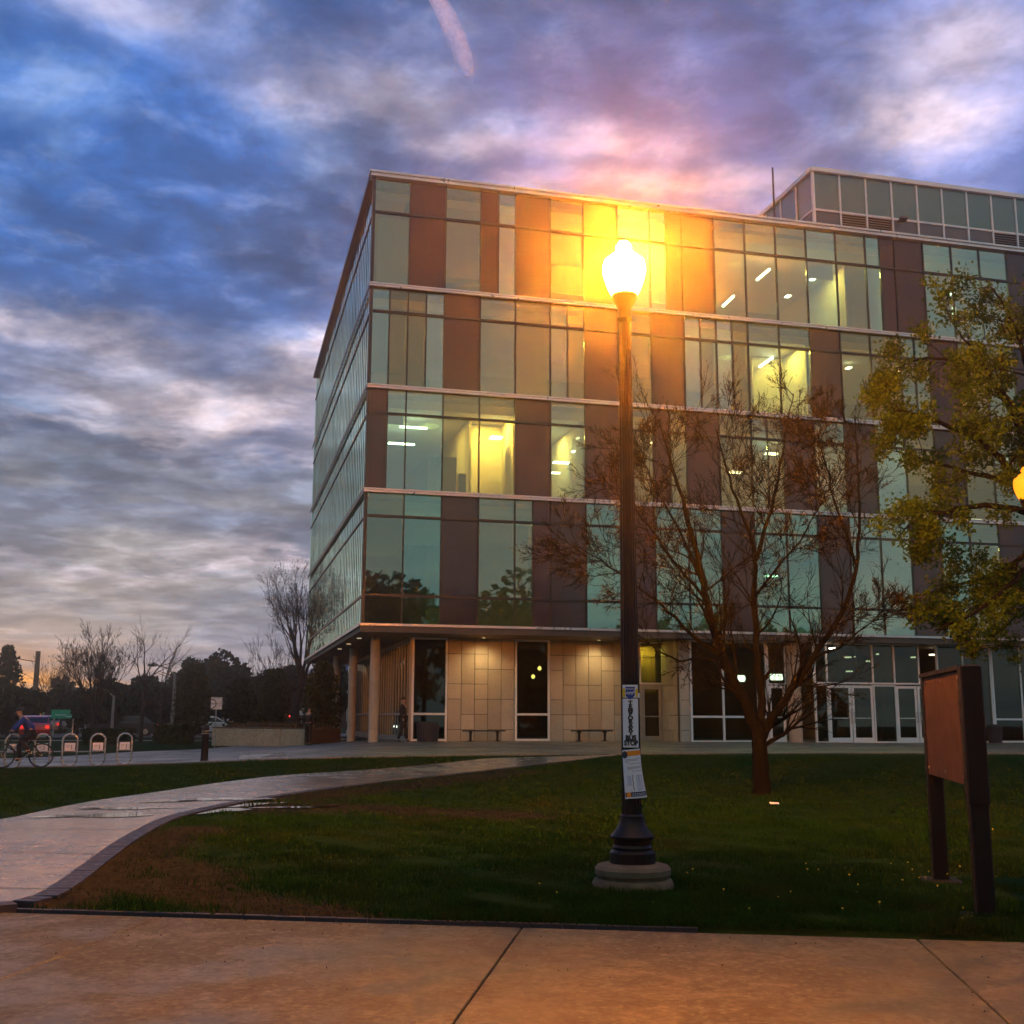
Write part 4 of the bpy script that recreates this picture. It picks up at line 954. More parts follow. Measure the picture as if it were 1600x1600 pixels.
def cards(name, pts, size, m, parent, rs, k=4, spread=0.1, narrow=0.55):
    """leaf-sized pointed quads scattered round the given points"""
    P = np.repeat(np.asarray(pts, dtype=float), k, axis=0); n = len(P); P = P + rs.normal(0, spread, (n, 3))
    a = rs.normal(0, 1, (n, 3)); a /= np.linalg.norm(a, axis=1, keepdims=True); b = rs.normal(0, 1, (n, 3)); b -= a*np.sum(a*b, 1, keepdims=True); b /= np.linalg.norm(b, axis=1, keepdims=True)
    s = size*rs.uniform(.55, 1.3, (n, 1)); v = np.stack([P-a*s, P-b*s*narrow, P+a*s, P+b*s*narrow], 1).reshape(-1, 3)
    return npmesh(name, v, np.arange(4*n).reshape(n, 4), m, parent)
def limb_tree(name, base, limbs, label, cat, group, bark, rnd, rel=None, lvl=3, **kw):
    """limbs: list of (polyline of world points, r0, r1, child length, child count)"""
    root = empty(name, base, 0, label, cat, group); inv = -Vector(base); tr = MB(); br = MB(); tips = []
    for (pts, r0, r1, cl, cn, clvl) in limbs:
        P = [Vector(p)+inv for p in pts]; n = len(P)
        Q = []
        for i in range(n-1):
            for s in (0, .25, .5, .75): 
                p0 = P[max(0, i-1)]; p1 = P[i]; p2 = P[i+1]; p3 = P[min(n-1, i+2)]
                Q.append(0.5*((2*p1)+(p2-p0)*s+(2*p0-5*p1+4*p2-p3)*s*s+(3*p1-p0-3*p2+p3)*s**3) + Vector((rnd.gauss(0,1), rnd.gauss(0,1), rnd.gauss(0,1)))*0.012)
        Q.append(P[-1]); m = len(Q); R_ = [r0+(r1-r0)*(i/(m-1))**0.8 for i in range(m)]
        tr.tube(Q, R_, 9, cap=False)
        for _ in range(cn):
            s = rnd.uniform(0.16, 1.0)*(m-1); i = min(m-2, int(s)); o = Q[i].lerp(Q[i+1], s-i); ax = (Q[i+1]-Q[i]).normalized()
            nd = (ax*0.75 + rand_perp(ax, rnd)*rnd.uniform(.5, 1.1)).normalized()
            twig(br, tips, o, nd, cl*rnd.uniform(.6, 1.25)*(1.15-.45*s/(m-1)), max(.008, R_[i]*.42), clvl, rnd, **kw)
    tr.build('trunk', bark, root, True, fix=False); br.build('branches', bark, root, False, fix=False)
    return root, tips
def PX(Y0, pts): return [at(u, v, Y0+dy) for (u, v, dy) in pts]
rnd = random.Random(5)
tb = gp(1190, 1241); Y0 = tb.y
LA = [
 ([tb-Vector((0,0,.15)), *PX(Y0, [(1190,1205,0),(1187,1165,0),(1180,1130,0),(1160,1090,-.1),(1135,1040,-.2),(1112,980,-.3),(1100,910,-.3),(1085,850,-.3),(1066,780,-.2),(1046,715,0),(1030,660,.2)])], 0.17, 0.012, .95, 26, 3),
 (PX(Y0, [(1186,1150,0),(1190,1095,.2),(1183,1020,.3),(1178,940,.3),(1180,870,.3),(1158,800,.2),(1135,730,.3),(1118,670,.3)]), 0.088, 0.010, .85, 26, 3),
 (PX(Y0, [(1190,1150,0),(1215,1110,-.1),(1245,1065,-.2),(1285,1005,-.2),(1320,950,-.1),(1338,890,0),(1343,810,.1),(1340,730,.2),(1336,650,.2)]), 0.088, 0.010, .85, 26, 3),
 (PX(Y0, [(1180,880,.3),(1200,810,.5),(1215,745,.7),(1228,680,.8),(1240,615,.8)]), 0.045, 0.0084, .7, 24, 3),
 (PX(Y0, [(1128,1025,-.2),(1090,1000,-.6),(1045,955,-.8),(1000,920,-1.),(950,885,-1.1),(905,855,-1.2)]), 0.042, 0.007, .75, 25, 3),
 (PX(Y0, [(1145,1055,-.2),(1105,1030,.5),(1060,1030,1.0),(1020,1010,1.3),(985,985,1.5)]), 0.03, 0.007, .6, 10, 2),
 (PX(Y0, [(1105,940,-.3),(1060,885,-.6),(1020,830,-.8),(985,790,-1.),(950,760,-1.1)]), 0.033, 0.007, .7, 22, 3),
 (PX(Y0, [(1098,900,-.3),(1045,800,.6),(1010,735,.9),(990,690,1.1)]), 0.03, 0.007, .65, 20, 3),
 (PX(Y0, [(1270,1028,-.2),(1310,1010,-.8),(1345,985,-1.1),(1380,955,-1.2)]), 0.03, 0.007, .65, 16, 3),
 (PX(Y0, [(1338,880,0),(1310,800,-.5),(1290,730,-.7),(1278,680,-.8)]), 0.03, 0.007, .6, 16, 3),
 (PX(Y0, [(1180,930,.3),(1220,880,-.6),(1260,830,-1.),(1290,770,-1.2)]), 0.03, 0.007, .7, 20, 3),
]
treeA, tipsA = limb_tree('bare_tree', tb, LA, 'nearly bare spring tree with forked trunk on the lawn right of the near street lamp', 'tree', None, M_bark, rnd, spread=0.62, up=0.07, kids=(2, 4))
cards('crown', [t[0] for t in tipsA], .014, M_bud, treeA, np.random.RandomState(2), 2, .02, .6)
# leafy tree at the right edge
tb2 = Vector((at(1660, 1200, 19.0).x, 19.0, 0)); tb2.z = gzf(tb2.x, tb2.y); Y0 = 19.0
hub = at(1640, 820, 19.0)
def PB(pts): return [hub] + PX(Y0, pts)
LB = [
 ([tb2-Vector((0,0,.2)), at(1656,1080,19.0), at(1650,950,19.0), hub, at(1625,700,19.1), at(1610,560,19.3), at(1602,460,19.4)], .20, .03, .7, 8, 3),
 (PB([(1590,745,-.3),(1530,690,-.6),(1470,660,-.9),(1420,645,-1.1),(1400,640,-1.2)]), .085, .012, .50, 11, 3),
 (PB([(1590,760,.4),(1520,740,.7),(1450,720,1.),(1400,705,1.2)]), .075, .012, .50, 10, 3),
 (PB([(1600,800,-.5),(1540,790,-1.),(1480,800,-1.4),(1430,815,-1.7),(1410,832,-1.9)]), .075, .012, .50, 10, 3),
 (PB([(1600,700,.3),(1560,610,.6),(1500,570,.8),(1450,560,.9),(1400,575,1.)]), .07, .012, .50, 11, 3),
 (PB([(1620,640,0),(1595,540,-.2),(1570,480,-.3),(1548,448,-.3)]), .07, .012, .55, 9, 3),
 (PB([(1600,870,.5),(1540,900,.9),(1480,920,1.2),(1420,935,1.4)]), .065, .012, .50, 10, 3),
 (PB([(1610,880,-.6),(1560,930,-1.1),(1510,965,-1.4),(1460,985,-1.6)]), .06, .012, .5, 9, 3),
 (PB([(1630,900,.8),(1590,960,1.3),(1550,1000,1.6)]), .05, .012, .5, 7, 3),
 (PB([(1600,660,-.8),(1555,600,-1.3),(1520,545,-1.6),(1500,520,-1.7)]), .055, .012, .6, 9, 3),
]
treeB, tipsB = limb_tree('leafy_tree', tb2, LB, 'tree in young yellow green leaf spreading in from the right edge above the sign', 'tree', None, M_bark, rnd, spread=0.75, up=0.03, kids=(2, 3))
cards('crown', [t[0] for t in tipsB], .037, M_leaf, treeB, np.random.RandomState(3), 9, .075, .6)

# ================================================================== SIGN BOARD
pr = gp(1540, 1438); pl = gp(1470, 1376)
dv = Vector((pl.x-pr.x, pl.y-pr.y, 0)); sw = dv.length; ang = math.atan2(dv.y, dv.x)
sg = empty('notice_board', pr, ang, 'rust red backed notice board on two black posts at the right of the lawn', 'notice board')
M_rust = mat('rust red board', (0.019, 0.0055, 0.0026), 0.8, 0, 0.18, 3.0, 0.15, 120)
for x, nm in ((0, 'post'), (sw, 'post')):
    b = MB(); b.bevbox(x-.065, x+.065, -.065, .065, -.3, 1.80, .008); b.build('post', M_black, sg)
ztop, zbot = at(1518, 1046, pr.y).z-pr.z, at(1518, 1226, pr.y+.2).z-pr.z
b = MB(); b.bevbox(.07, sw+.02, -.055, .055, zbot, ztop, .006); pn = b.build('panel', M_rust, sg)
b = MB()
for x in (.16, sw*.5, sw-.12):
    for z in (zbot+.06, ztop-.06): b.tube([(x, -.0545, z), (x, -.062, z)], .014, 8); b.tube([(x, .0545, z), (x, .062, z)], .014, 8)
b.build('bolts', M_galv, pn)
b = MB(); b.box(.02, sw+.05, -.075, .075, ztop+.002, ztop+.035); b.build('top_rail', M_black, sg)
b = MB(); b.bevbox(-.085, .066, -.075, .075, zbot-.12, ztop+.03, .01); b.build('end_housing', M_black, sg)
for x in (0, sw):
    b = MB(); b.bevbox(x-.17, x+.17, -.17, .17, -.25, .035, .02); b.build('post_base', M_black, sg)

# ================================================================== BENCHES, BINS
def bench(loc, rz, label):
    r = empty('bench', loc, rz, label, 'bench', 'benches along the stone wall')
    s = MB()
    for k in range(5): s.bevbox(-.86, .86, -.21+k*.086, -.21+k*.086+.074, .40, .45, .008)
    s.build('seat', M_black, r)
    for x in (-.56, .56):
        l = MB(); l.bevbox(x-.035, x+.035, -.19, .19, .34, .398, .005); l.bevbox(x-.04, x+.04, -.05, .05, .03, .345, .005); l.bevbox(x-.06, x+.06, -.20, .20, 0, .035, .005); l.build('leg', M_black, r)
    return r
for (u0, u1, lab) in ((722, 790, 'black backless bench by the stone wall, nearer the building corner'), (892, 958, 'black backless bench by the stone wall, just left of the lamp pole')):
    t = 0.5*(on_plane(u0, 1160, 2.2)[0] + on_plane(u1, 1160, 2.2)[0]); p = L2W(t, 2.2, 0); p.z = gzf(p.x, p.y)+.03; bench(p, RZ, lab)
M_bin = mat('dark slatted bin', (0.03, 0.035, 0.045), 0.5, 0.2)
def bin_(loc, r, h, label):
    o = empty('litter_bin', loc, 0, label, 'litter bin')
    b = MB(); b.lathe([(r*.86, .02), (r*.9, .04), (r*.97, h*.86)], 28); b.build('drum', M_bin, o, True)
    s = MB()
    for k in range(22):
        a = 2*math.pi*k/22; M = Matrix.Translation((r*.97*math.cos(a), r*.97*math.sin(a), h*.44)) @ Matrix.Rotation(a, 4, 'Z') @ Matrix.Rotation(RAD(4), 4, 'Y'); s.obox(M, .025, r*.19, h*.82)
    s.build('slats', M_bin, o)
    c = MB(); c.lathe([(r*1.0, h*.855), (r*1.07, h*.87), (r*1.07, h*.93), (r*.95, h*.96), (r*.6, h*1.0), (r*.5, h*.98), (r*.02, h*.975)], 28); c.build('lid', M_bin, o, True); return o
t = on_plane(668, 1160, 1.6)[0]; p = L2W(t, 1.6, 0); p.z = gzf(p.x, p.y)+.03; bin_(p, .43, .78, 'wide dark slatted litter bin in front of the corner window')
t = on_plane(1555, 1150, .4)[0]; p = L2W(t, .4, 0); p.z = gzf(p.x, p.y)+.03; bin_(p, .29, .82, 'narrow dark litter bin by the glazing right of the notice board')
# ================================================================== LEFT PLAZA
def rack(loc, rz, label):
    o = empty('bike_rack', loc, rz, label, 'bike rack', 'loop bike racks in a row'); w_, h = .21, .92
    pts = []
    for k in range(20):
        a = 2*math.pi*k/20; x = w_*math.cos(a); z = math.sin(a); pts.append((x, 0, (h-w_ if z > 0 else w_) + w_*z))
    b = MB(); b.loop_tube(pts, .028, 10); b.build('loop', M_steel, o, True)
    b = MB(); b.tube([(-w_, 0, .42), (w_, 0, .42)], .022, 8); b.build('crossbar', M_steel, o, True)
    b = MB(); b.bevbox(-.15, .15, -.035, -.022, .43, .66, .003); pl_ = b.build('plate', M_paper, o)
    b = MB(); b.box(.03, .06, -.039, -.0355, .47, .60); b.box(-.10, .0, -.039, -.0355, .57, .585); b.box(-.10, -.02, -.039, -.0355, .53, .54); b.build('mark', M_grey, pl_)
    f = MB(); f.lathe([(.12, 0), (.12, .012), (.05, .02)], 16); f.build('foot', M_steel, o); return o
LABR = ['bike rack loop behind the cyclist, at the left edge of the photo', 'bike rack loop just right of the cyclist', 'middle bike rack loop of the row of five', 'bike rack loop second from the right in the row of five', 'rightmost bike rack loop of the row of five']
for k, (u, v) in enumerate(((18, 1201), (64, 1199), (107, 1198), (151, 1197), (193, 1195.5))):
    p = gp(u, v); p.z += .03; rack(p, RAD(20), LABR[k])
# bollard
p = gp(319, 1190); p.z += .03
bo = empty('bollard', p, 0, 'black round bollard with two pale bands beside the planter wall', 'bollard')
b = MB(); b.lathe([(.135, 0), (.135, .02), (.11, .05), (.105, .92), (.112, .93), (.112, .97), (.105, .98), (.10, 1.02), (.06, 1.06), (.005, 1.07)], 20); b.build('shaft', M_black, bo, True)
for z in (.80, .87):
    b = MB(); b.lathe([(.109, z), (.109, z+.025)], 20); b.build('band', M_steel, bo)
# planter wall
wl, wr_ = gp(330, 1165), gp(475, 1165); d = wr_-wl; L_ = d.length; a_ = math.atan2(d.y, d.x)
pw = empty('planter_wall', wl, a_, 'long low concrete planter wall with brown planting bed on top', 'planter')
b = MB(); n = 4
for k in range(n): b.bevbox(k*L_/n+.008, (k+1)*L_/n-.008, 0, .35, -.3, .86, .02)
b.build('wall', M_wall, pw)
b = MB(); b.bevbox(.05, L_-.05, .36, 2.6, -.2, .90, .03); b.bevbox(-.05, L_+.05, .02, .40, .862, .94, .02); b.build('cap', mat('brown cap', (0.10, 0.062, 0.028), .8, 0, .3, 5), pw)
rs = np.random.RandomState(5); pts = np.stack([rs.uniform(.3, L_-.3, 500), rs.uniform(.5, 2.4, 500), rs.uniform(.90, 1.05, 500)], 1); cards('planting', pts, .10, mat('dry planting', (.09, .06, .025), .9), pw, rs, 2, .06)
# square sign on a thin post in front of the wall
def post_sign(name, foot, ht, w_, h_, rz, label, cat='sign', pm=None, mark=None):
    o = empty(name, foot, rz, label, cat); b = MB(); b.tube([(0,0,-.2), (0,0,ht)], .03, 8); b.build('post', pm or M_steel, o, True)
    b = MB(); b.bevbox(-w_/2, w_/2, -.055, -.035, ht-h_, ht, .004); pl_ = b.build('plate', M_paper, o)
    if mark: mark(pl_, ht, w_, h_)
    return o
def mk(pl_, ht, w_, h_):
    b = MB(); pts = [(-.22+.20*math.cos(a*.314)*1.0, -.06, ht-h_*.55+.22*math.sin(a*.314)) for a in range(20)]; b.loop_tube(pts, .02, 6); b.build('ring_mark', M_ink, pl_)
    b = MB()
    b.box(-.26, .08, -.064, -.056, ht-h_*.57, ht-h_*.50); b.box(.12, .34, -.064, -.056, ht-h_*.40, ht-h_*.36); b.box(.12, .34, -.064, -.056, ht-h_*.55, ht-h_*.51); b.box(.12, .30, -.064, -.056, ht-h_*.70, ht-h_*.66); b.build('text_line', M_grey, pl_)
    b = MB(); b.box(-w_*.45, w_*.45, -.062, -.056, ht-.05, ht-.03); b.build('border', M_grey, pl_)
p = gp(335, 1168); f_ = p.y; s_ = (1168-1091)/1806*p.y
post_sign('square_sign', p, s_, 17/1806*p.y*1.0, 18.5/1806*p.y, RAD(12), 'white square sign with a ring symbol on a thin post before the planter wall', mark=mk)
p = gp(470, 1155); 
post_sign('small_sign', p, 47/1806*p.y, 6.5/1806*p.y, 10/1806*p.y, RAD(10), 'small pale sign on a post behind the right end of the planter wall', mark=lambda pl_, ht, w_, h_: (lambda b: (b.box(-w_*.05, w_*.05, -.06, -.056, ht-h_*.9, ht-h_*.1), b.build('stripe', M_grey, pl_)))(MB()))

# ================================================================== PEOPLE
def skin_mesh(name, joints, edges, m, parent, sub=2):
    """joints: name -> (xyz, radius)"""
    me = bpy.data.meshes.new(name); keys = list(joints); ix = {k: i for i, k in enumerate(keys)}
    me.from_pydata([joints[k][0] for k in keys], [(ix[a], ix[b]) for a, b in edges], [])
    o = bpy.data.objects.new(name, me); COL.objects.link(o)
    md = o.modifiers.new('Skin', 'SKIN'); md.use_smooth_shade = True
    sk = me.skin_vertices[0] if me.skin_vertices else None
    if sk is None:
        me.skin_vertices.new() if hasattr(me.skin_vertices, 'new') else None
        sk = me.skin_vertices[0]
    for i, k in enumerate(keys):
        r = joints[k][1]; sk.data[i].radius = (r, r) if isinstance(r, (int, float)) else r; sk.data[i].use_root = (i == 0)
    s = o.modifiers.new('Sub', 'SUBSURF'); s.levels = sub; s.render_levels = sub
    dg = bpy.context.evaluated_depsgraph_get(); dg.update(); em = bpy.data.meshes.new_from_object(o.evaluated_get(dg)); em.name = name
    bpy.data.objects.remove(o); o = bpy.data.objects.new(name, em); COL.objects.link(o); em.materials.clear(); em.materials.append(m); em.polygons.foreach_set('use_smooth', [True]*len(em.polygons))
    o.parent = parent; return o
M_skin = mat('skin', (0.36, 0.22, 0.15), 0.6); M_hair = mat('dark hair', (0.012, 0.010, 0.009), 0.6)
M_bluej = mat('blue jacket', (0.012, 0.035, 0.20), 0.8); M_jean = mat('dark trousers', (0.015, 0.018, 0.03), 0.85); M_coat = mat('black coat', (0.012, 0.012, 0.014), 0.85); M_shoe = mat('dark shoes', (0.015, 0.015, 0.015), 0.6)
def figure(root, J, coat, trous, coat_len=0.0):
    """J: dict of joint positions; one continuous body with jacket, trousers, shoes and hair over it"""
    g = J; E_ = [('pel','spine'),('spine','chest'),('chest','neck'),('neck','head'),('head','crown')]
    R_ = dict(pel=.125, spine=.115, chest=(.16,.115), neck=.052, head=(.075,.09), crown=(.06,.07), shl=.055, ell=.042, wrl=.03, hal=.035, shr=.055, elr=.042, wrr=.03, har=.035, hil=.09, knl=.06, anl=.042, tol=.04, hir=.09, knr=.06, anr=.042, tor=.04)
    for s in 'lr': E_ += [('chest','sh'+s),('sh'+s,'el'+s),('el'+s,'wr'+s),('wr'+s,'ha'+s),('pel','hi'+s),('hi'+s,'kn'+s),('kn'+s,'an'+s),('an'+s,'to'+s)]
    body = skin_mesh('body', {k: (g[k], R_[k]) for k in R_}, E_, M_skin, root)
    up = ['pel','spine','chest','shl','ell','wrl','shr','elr','wrr']
    grow = dict(pel=.172, spine=.152, chest=(.185,.14), shl=.075, ell=.06, wrl=.045, shr=.075, elr=.06, wrr=.045)
    skin_mesh('jacket', {k: (g[k], grow[k]) for k in up}, [e for e in E_ if e[0] in up and e[1] in up], coat, root)
    lo = ['pel','hil','knl','anl','hir','knr','anr']; gl_ = dict(pel=.160, hil=.105, knl=.08, anl=.066, hir=.112, knr=.08, anr=.066)
    skin_mesh('trousers', {k: (g[k], gl_[k]) for k in lo}, [e for e in E_ if e[0] in lo and e[1] in lo], trous, root)
    for s in 'lr':
        skin_mesh('shoe', {'a': (g['an'+s]-Vector((0,0,.03)), .055), 'b': (g['to'+s], .042)}, [('a','b')], M_shoe, root, 1)
    h = g['head']; c = g['crown']; u = (c-h).normalized(); fwd = g['face'].normalized(); back = h - fwd*.028 + u*.045
    hb = MB(); 
    vs = []; n = 12
    rows = [(.0, .112), (.4, .105), (.8, .075), (1.15, .02)]
    side = u.cross(fwd).normalized()
    for (a, r) in rows:
        for j in range(n):
            th = 2*math.pi*j/n; vs.append(back + u*(a*.095+.005) + (fwd*math.cos(th)*.95 + side*math.sin(th)*.85)*r)
    hb.add(vs, [(i*n+j, i*n+(j+1) % n, (i+1)*n+(j+1) % n, (i+1)*n+j) for i in range(3) for j in range(n)] + [tuple(range(3*n, 4*n))]); hb.build('hair', M_hair, root, True)
    f = MB(); f.tube([h+fwd*.085+u*.0, h+fwd*.112-u*.02], [.010, .016], 6); f.build('nose', M_skin, root, True)
def V(*a): return Vector(a)
def standing(loc, rz, label, coat, trous, stride=.12, k=1.0):
    r = empty('person', loc, rz, label, 'person'); s = stride
    J = dict(pel=V(0,0,.98), spine=V(0,-.01,1.14), chest=V(0,0,1.36), neck=V(0,-.01,1.50), head=V(0,-.03,1.60), crown=V(0,-.02,1.70), face=V(0,-1,0),
      shl=V(.19,0,1.42), ell=V(.235,.03,1.14), wrl=V(.23,-.05,.90), hal=V(.225,-.07,.81), shr=V(-.19,0,1.42), elr=V(-.235,.03,1.14), wrr=V(-.23,-.04,.90), har=V(-.225,-.06,.81),
      hil=V(.09,0,.92), knl=V(.10,-s*.6,.50), anl=V(.10,-s*.8,.09), tol=V(.11,-s*.8-.15,.04), hir=V(-.09,0,.92), knr=V(-.10,s*.2,.50), anr=V(-.10,s,.09), tor=V(-.11,s-.15,.04))
    figure(r, J, coat, trous); return r
p = L2W(2.0, 1.9, 0); t_ = on_plane(629, 1160, 1.9)[0]; p = L2W(t_, 1.9, 0); p.z = gzf(p.x, p.y)+.03
standing(p, RZ+RAD(70), 'person in black coat walking by the corner of the ground floor glazing', M_coat, M_coat, .17)
p = gp(481, 1165.5); standing(V(p.x, p.y, p.z+.03), RAD(160), 'person in dark clothes standing at the right end of the planter wall', M_coat, M_coat, .05)
p = gp(135, 1143); standing(V(p.x, p.y, p.z), RAD(-30), 'distant person in pale grey top walking behind the hedge', mat('grey top', (.30,.28,.28), .8), M_jean, .15)
# bicycle and its rider, seen three-quarter from behind
p = gp(33, 1201.5); p.z += .035
BR = RAD(-152)
bk = empty('bicycle', p, BR, 'dark bicycle ridden past the leftmost bike racks', 'bicycle')
M_tyre = mat('tyre', (0.015, 0.015, 0.015), 0.8)
def ringpts(cx, cz, r, n=28): return [(cx+r*math.cos(2*math.pi*k/n), 0, cz+r*math.sin(2*math.pi*k/n)) for k in range(n)]
for cx in (-.50, .52):
    b = MB(); b.loop_tube(ringpts(cx, .335, .322), .020, 8); w_ = b.build('wheel', M_tyre, bk, True)
    b = MB(); 
    for k in range(12): a = 2*math.pi*k/12; b.tube([(cx, 0, .335), (cx+.31*math.cos(a), 0, .335+.31*math.sin(a))], .003, 3)
    b.tube([(cx, -.04, .335), (cx, .04, .335)], .025, 8); b.build('spokes', M_steel, w_)
b = MB(); BB, ST, HD, HB = (-.06,0,.29), (-.20,0,.78), (.33,0,.80), (.40,0,.58)
for a_, c_ in ((BB,ST),(BB,HB),(ST,HD),(HD,HB),((-.50,0,.335),BB),((-.50,0,.335),(-.19,0,.74)),(HB,(.52,0,.335))): b.tube([a_, c_], .017, 8)
b.build('frame', M_black, bk, True)
b = MB(); b.tube([HD, (.31,0,.96), (.36,0,1.0)], .014, 6); b.tube([(.30,-.29,.99), (.37,-.12,1.0), (.37,.12,1.0), (.30,.29,.99)], .014, 6); b.build('handlebar', M_black, bk, True)
b = MB(); b.tube([ST, (-.225,0,.90)], .013, 6); b.tube([(-.36,0,.92), (-.24,0,.925), (-.08,0,.905)], [.07, .06, .02], 8); b.build('saddle', M_black, bk, True)
b = MB(); b.tube([(-.06,-.06,.29), (.08,-.06,.18)], .012, 6); b.tube([(-.06,.06,.29), (-.20,.06,.40)], .012, 6); b.box(.03,.13,-.16,-.06,.165,.185); b.box(-.25,-.15,.06,.16,.39,.41); b.build('crank', M_steel, bk)
rd = empty('person', p, BR, 'cyclist in blue jacket and dark trousers riding past the bike racks', 'person')
J = dict(pel=V(-.22,0,.98), spine=V(-.12,0,1.14), chest=V(.04,0,1.32), neck=V(.12,0,1.43), head=V(.17,0,1.53), crown=V(.17,0,1.64), face=V(1,0,-.1),
  shl=V(.05,.19,1.36), ell=V(.20,.25,1.14), wrl=V(.31,.26,1.03), hal=V(.34,.27,1.01), shr=V(.05,-.19,1.36), elr=V(.20,-.25,1.14), wrr=V(.31,-.26,1.03), har=V(.34,-.27,1.01),
  hil=V(-.18,.09,.93), knl=V(.12,.11,.78), anl=V(-.17,.11,.49), tol=V(-.06,.12,.44), hir=V(-.18,-.09,.93), knr=V(.10,-.11,.62), anr=V(.05,-.11,.25), tor=V(.17,-.12,.21))
figure(rd, J, M_bluej, M_jean)
#@@FAR
# ================================================================== BACKGROUND ON THE LEFT
def blob_points(rs, c, rx, ry, rz, n, lumps=9, hollow=0.35):
    """points on many overlapping lumps, so that the crown has an uneven outline and gaps"""
    c = np.array(c); L = []
    for k in range(lumps):
        d = rs.normal(0, 1, 3); d /= np.linalg.norm(d); s = rs.uniform(.25, .75)
        cc = c + d*np.array([rx, ry, rz])*s; r = np.array([rx, ry, rz])*rs.uniform(.28, .48); m = int(n/lumps)
        u = rs.normal(0, 1, (m, 3)); u /= np.linalg.norm(u, axis=1, keepdims=True); L.append(cc + u*r*rs.uniform(hollow, 1, (m, 1))**.4)
    return np.concatenate(L)
def dense_tree(base, h, rx, label, seed, m=None, cat='tree', group=None, size=.26, n=2600, trunk_h=.3, name='dense_tree', lumps=12):
    rs = np.random.RandomState(seed); o = empty(name, base, 0, label, cat, group)
    t = MB(); t.tube([(0,0,-.3), (.05,0,h*.25), (0,.05,h*.6), (.1,0,h*.85)], [h*.028, h*.022, h*.015, h*.005], 8)
    rnd_ = random.Random(seed)
    for k in range(7):
        a = rnd_.uniform(0, 6.28); z = h*rnd_.uniform(.3, .7); t.tube([(0,0,z), (rx*.4*math.cos(a), rx*.4*math.sin(a), z+h*.1), (rx*.8*math.cos(a), rx*.8*math.sin(a), z+h*.16)], [h*.012, h*.008, h*.003], 5)
    t.build('trunk', M_bark2, o, True, fix=False)
    zc = h*(1+trunk_h)/2; cards('crown', blob_points(rs, (0, 0, zc), rx, rx, h-zc, n, lumps), size, m or M_ever, o, rs, 1, size*.3, .7); return o
def column_shrub(base, h, r, label, seed, name='columnar_shrub', m=None):
    rs = np.random.RandomState(seed); o = empty(name, base, 0, label, 'shrub', 'columnar shrubs by the plaza'); n = 2600
    z = rs.uniform(.12, 1, n); a = rs.uniform(0, 6.28, n); rad = r*np.sqrt(np.clip(np.sin(np.pi*np.clip(z*.86+.10, 0, 1)), 0, 1))*rs.uniform(.3, 1.05, n)
    t = MB(); 
    for k in range(6): t.tube([(.05*math.cos(k), .05*math.sin(k), -.2), (r*.4*math.cos(k), r*.4*math.sin(k), h*.5), (r*.3*math.cos(k*1.3), r*.3*math.sin(k*1.3), h*.95)], [.05, .03, .01], 5)
    t.build('trunk', M_bark2, o, True, fix=False)
    cards('crown', np.stack([rad*np.cos(a), rad*np.sin(a), z*h], 1), .13, m or M_shrub, o, rs, 1, .05, .4); return o
def conifer(base, h, r, label, seed):
    rs = np.random.RandomState(seed); o = empty('conifer', base, 0, label, 'tree'); t = MB(); t.tube([(0,0,-.3), (0,0,h*.97)], [h*.02, h*.003], 7); t.build('trunk', M_bark2, o, True)
    P = []
    for k in range(46):
        z = h*(.14+.84*(k/46)**.9); L = r*(1-z/h)**.8 + .15
        for j in range(7):
            a = rs.uniform(0, 6.28); s = rs.uniform(.15, 1, 14)[:, None]; e = np.array([math.cos(a)*L, math.sin(a)*L, -L*.18+rs.uniform(-.1,.1)*L]); P.append(np.array([0,0,z]) + e*s)
    cards('crown', np.concatenate(P), .17, M_conif, o, rs, 1, .07, .4); return o
def bare(base, h, label, seed, spread=.5, r0=None, lean=0, fork=4, lvl=4, name='bare_tree', clear=.28, up=.06, bark=None, tips_mat=None, kids=(2,3), group=None, shrink=.66, tipsize=.045, L0=.40):
    rnd_ = random.Random(seed); o = empty(name, base, 0, label, 'tree', group); t = MB(); b = MB(); tips = []; r0 = r0 or h*.022
    tr = [V(0,0,-.3), V(lean*.05*h, 0, h*clear*.5), V(lean*.12*h, 0.02*h, h*clear)]; t.tube(tr, [r0*1.25, r0, r0*.85], 9, cap=False); t.build('trunk', bark or M_bark2, o, True, fix=False)
    for k in range(fork):
        a = 2*math.pi*k/fork + rnd_.uniform(-.4, .4); e = rnd_.uniform(.6, 1.3)*spread; d = V(math.cos(a)*e, math.sin(a)*e, 1).normalized(); twig(b, tips, tr[-1]-V(0,0,h*.03*rnd_.random()), d, h*L0*rnd_.uniform(.75, 1.1), r0*.6, lvl, rnd_, spread, up, 4, kids, (7,5,4,3,3,3), shrink, .14, .0095)
    twig(b, tips, tr[-1], V(0,0,1), h*L0, r0*.7, lvl, rnd_, spread, up, 4, kids, (7,5,4,3,3,3), shrink, .12, .0095)
    b.build('branches', bark or M_bark2, o, False, fix=False)
    if tips_mat: cards('crown', [x[0] for x in tips], tipsize, tips_mat, o, np.random.RandomState(seed), 3, .15, .6)
    return o
def ground_at(u, Y):
    x = at(u, 1120, Y).x; return V(x, Y, gzf(x, Y))
def hgt(v, Y): return (1119-v)/1790*Y + 1.45
M_brown = leafmat('brown twig haze', (.10, .06, .03), (.17, .10, .05), .6, .3)
bare(ground_at(145, 70), hgt(966, 70)-.1, 'broad fan shaped bare tree against the sunset beyond the bike racks', 21, .62, .15, fork=9, clear=.22, lvl=5, kids=(2,3), L0=.33, shrink=.62, up=.10)
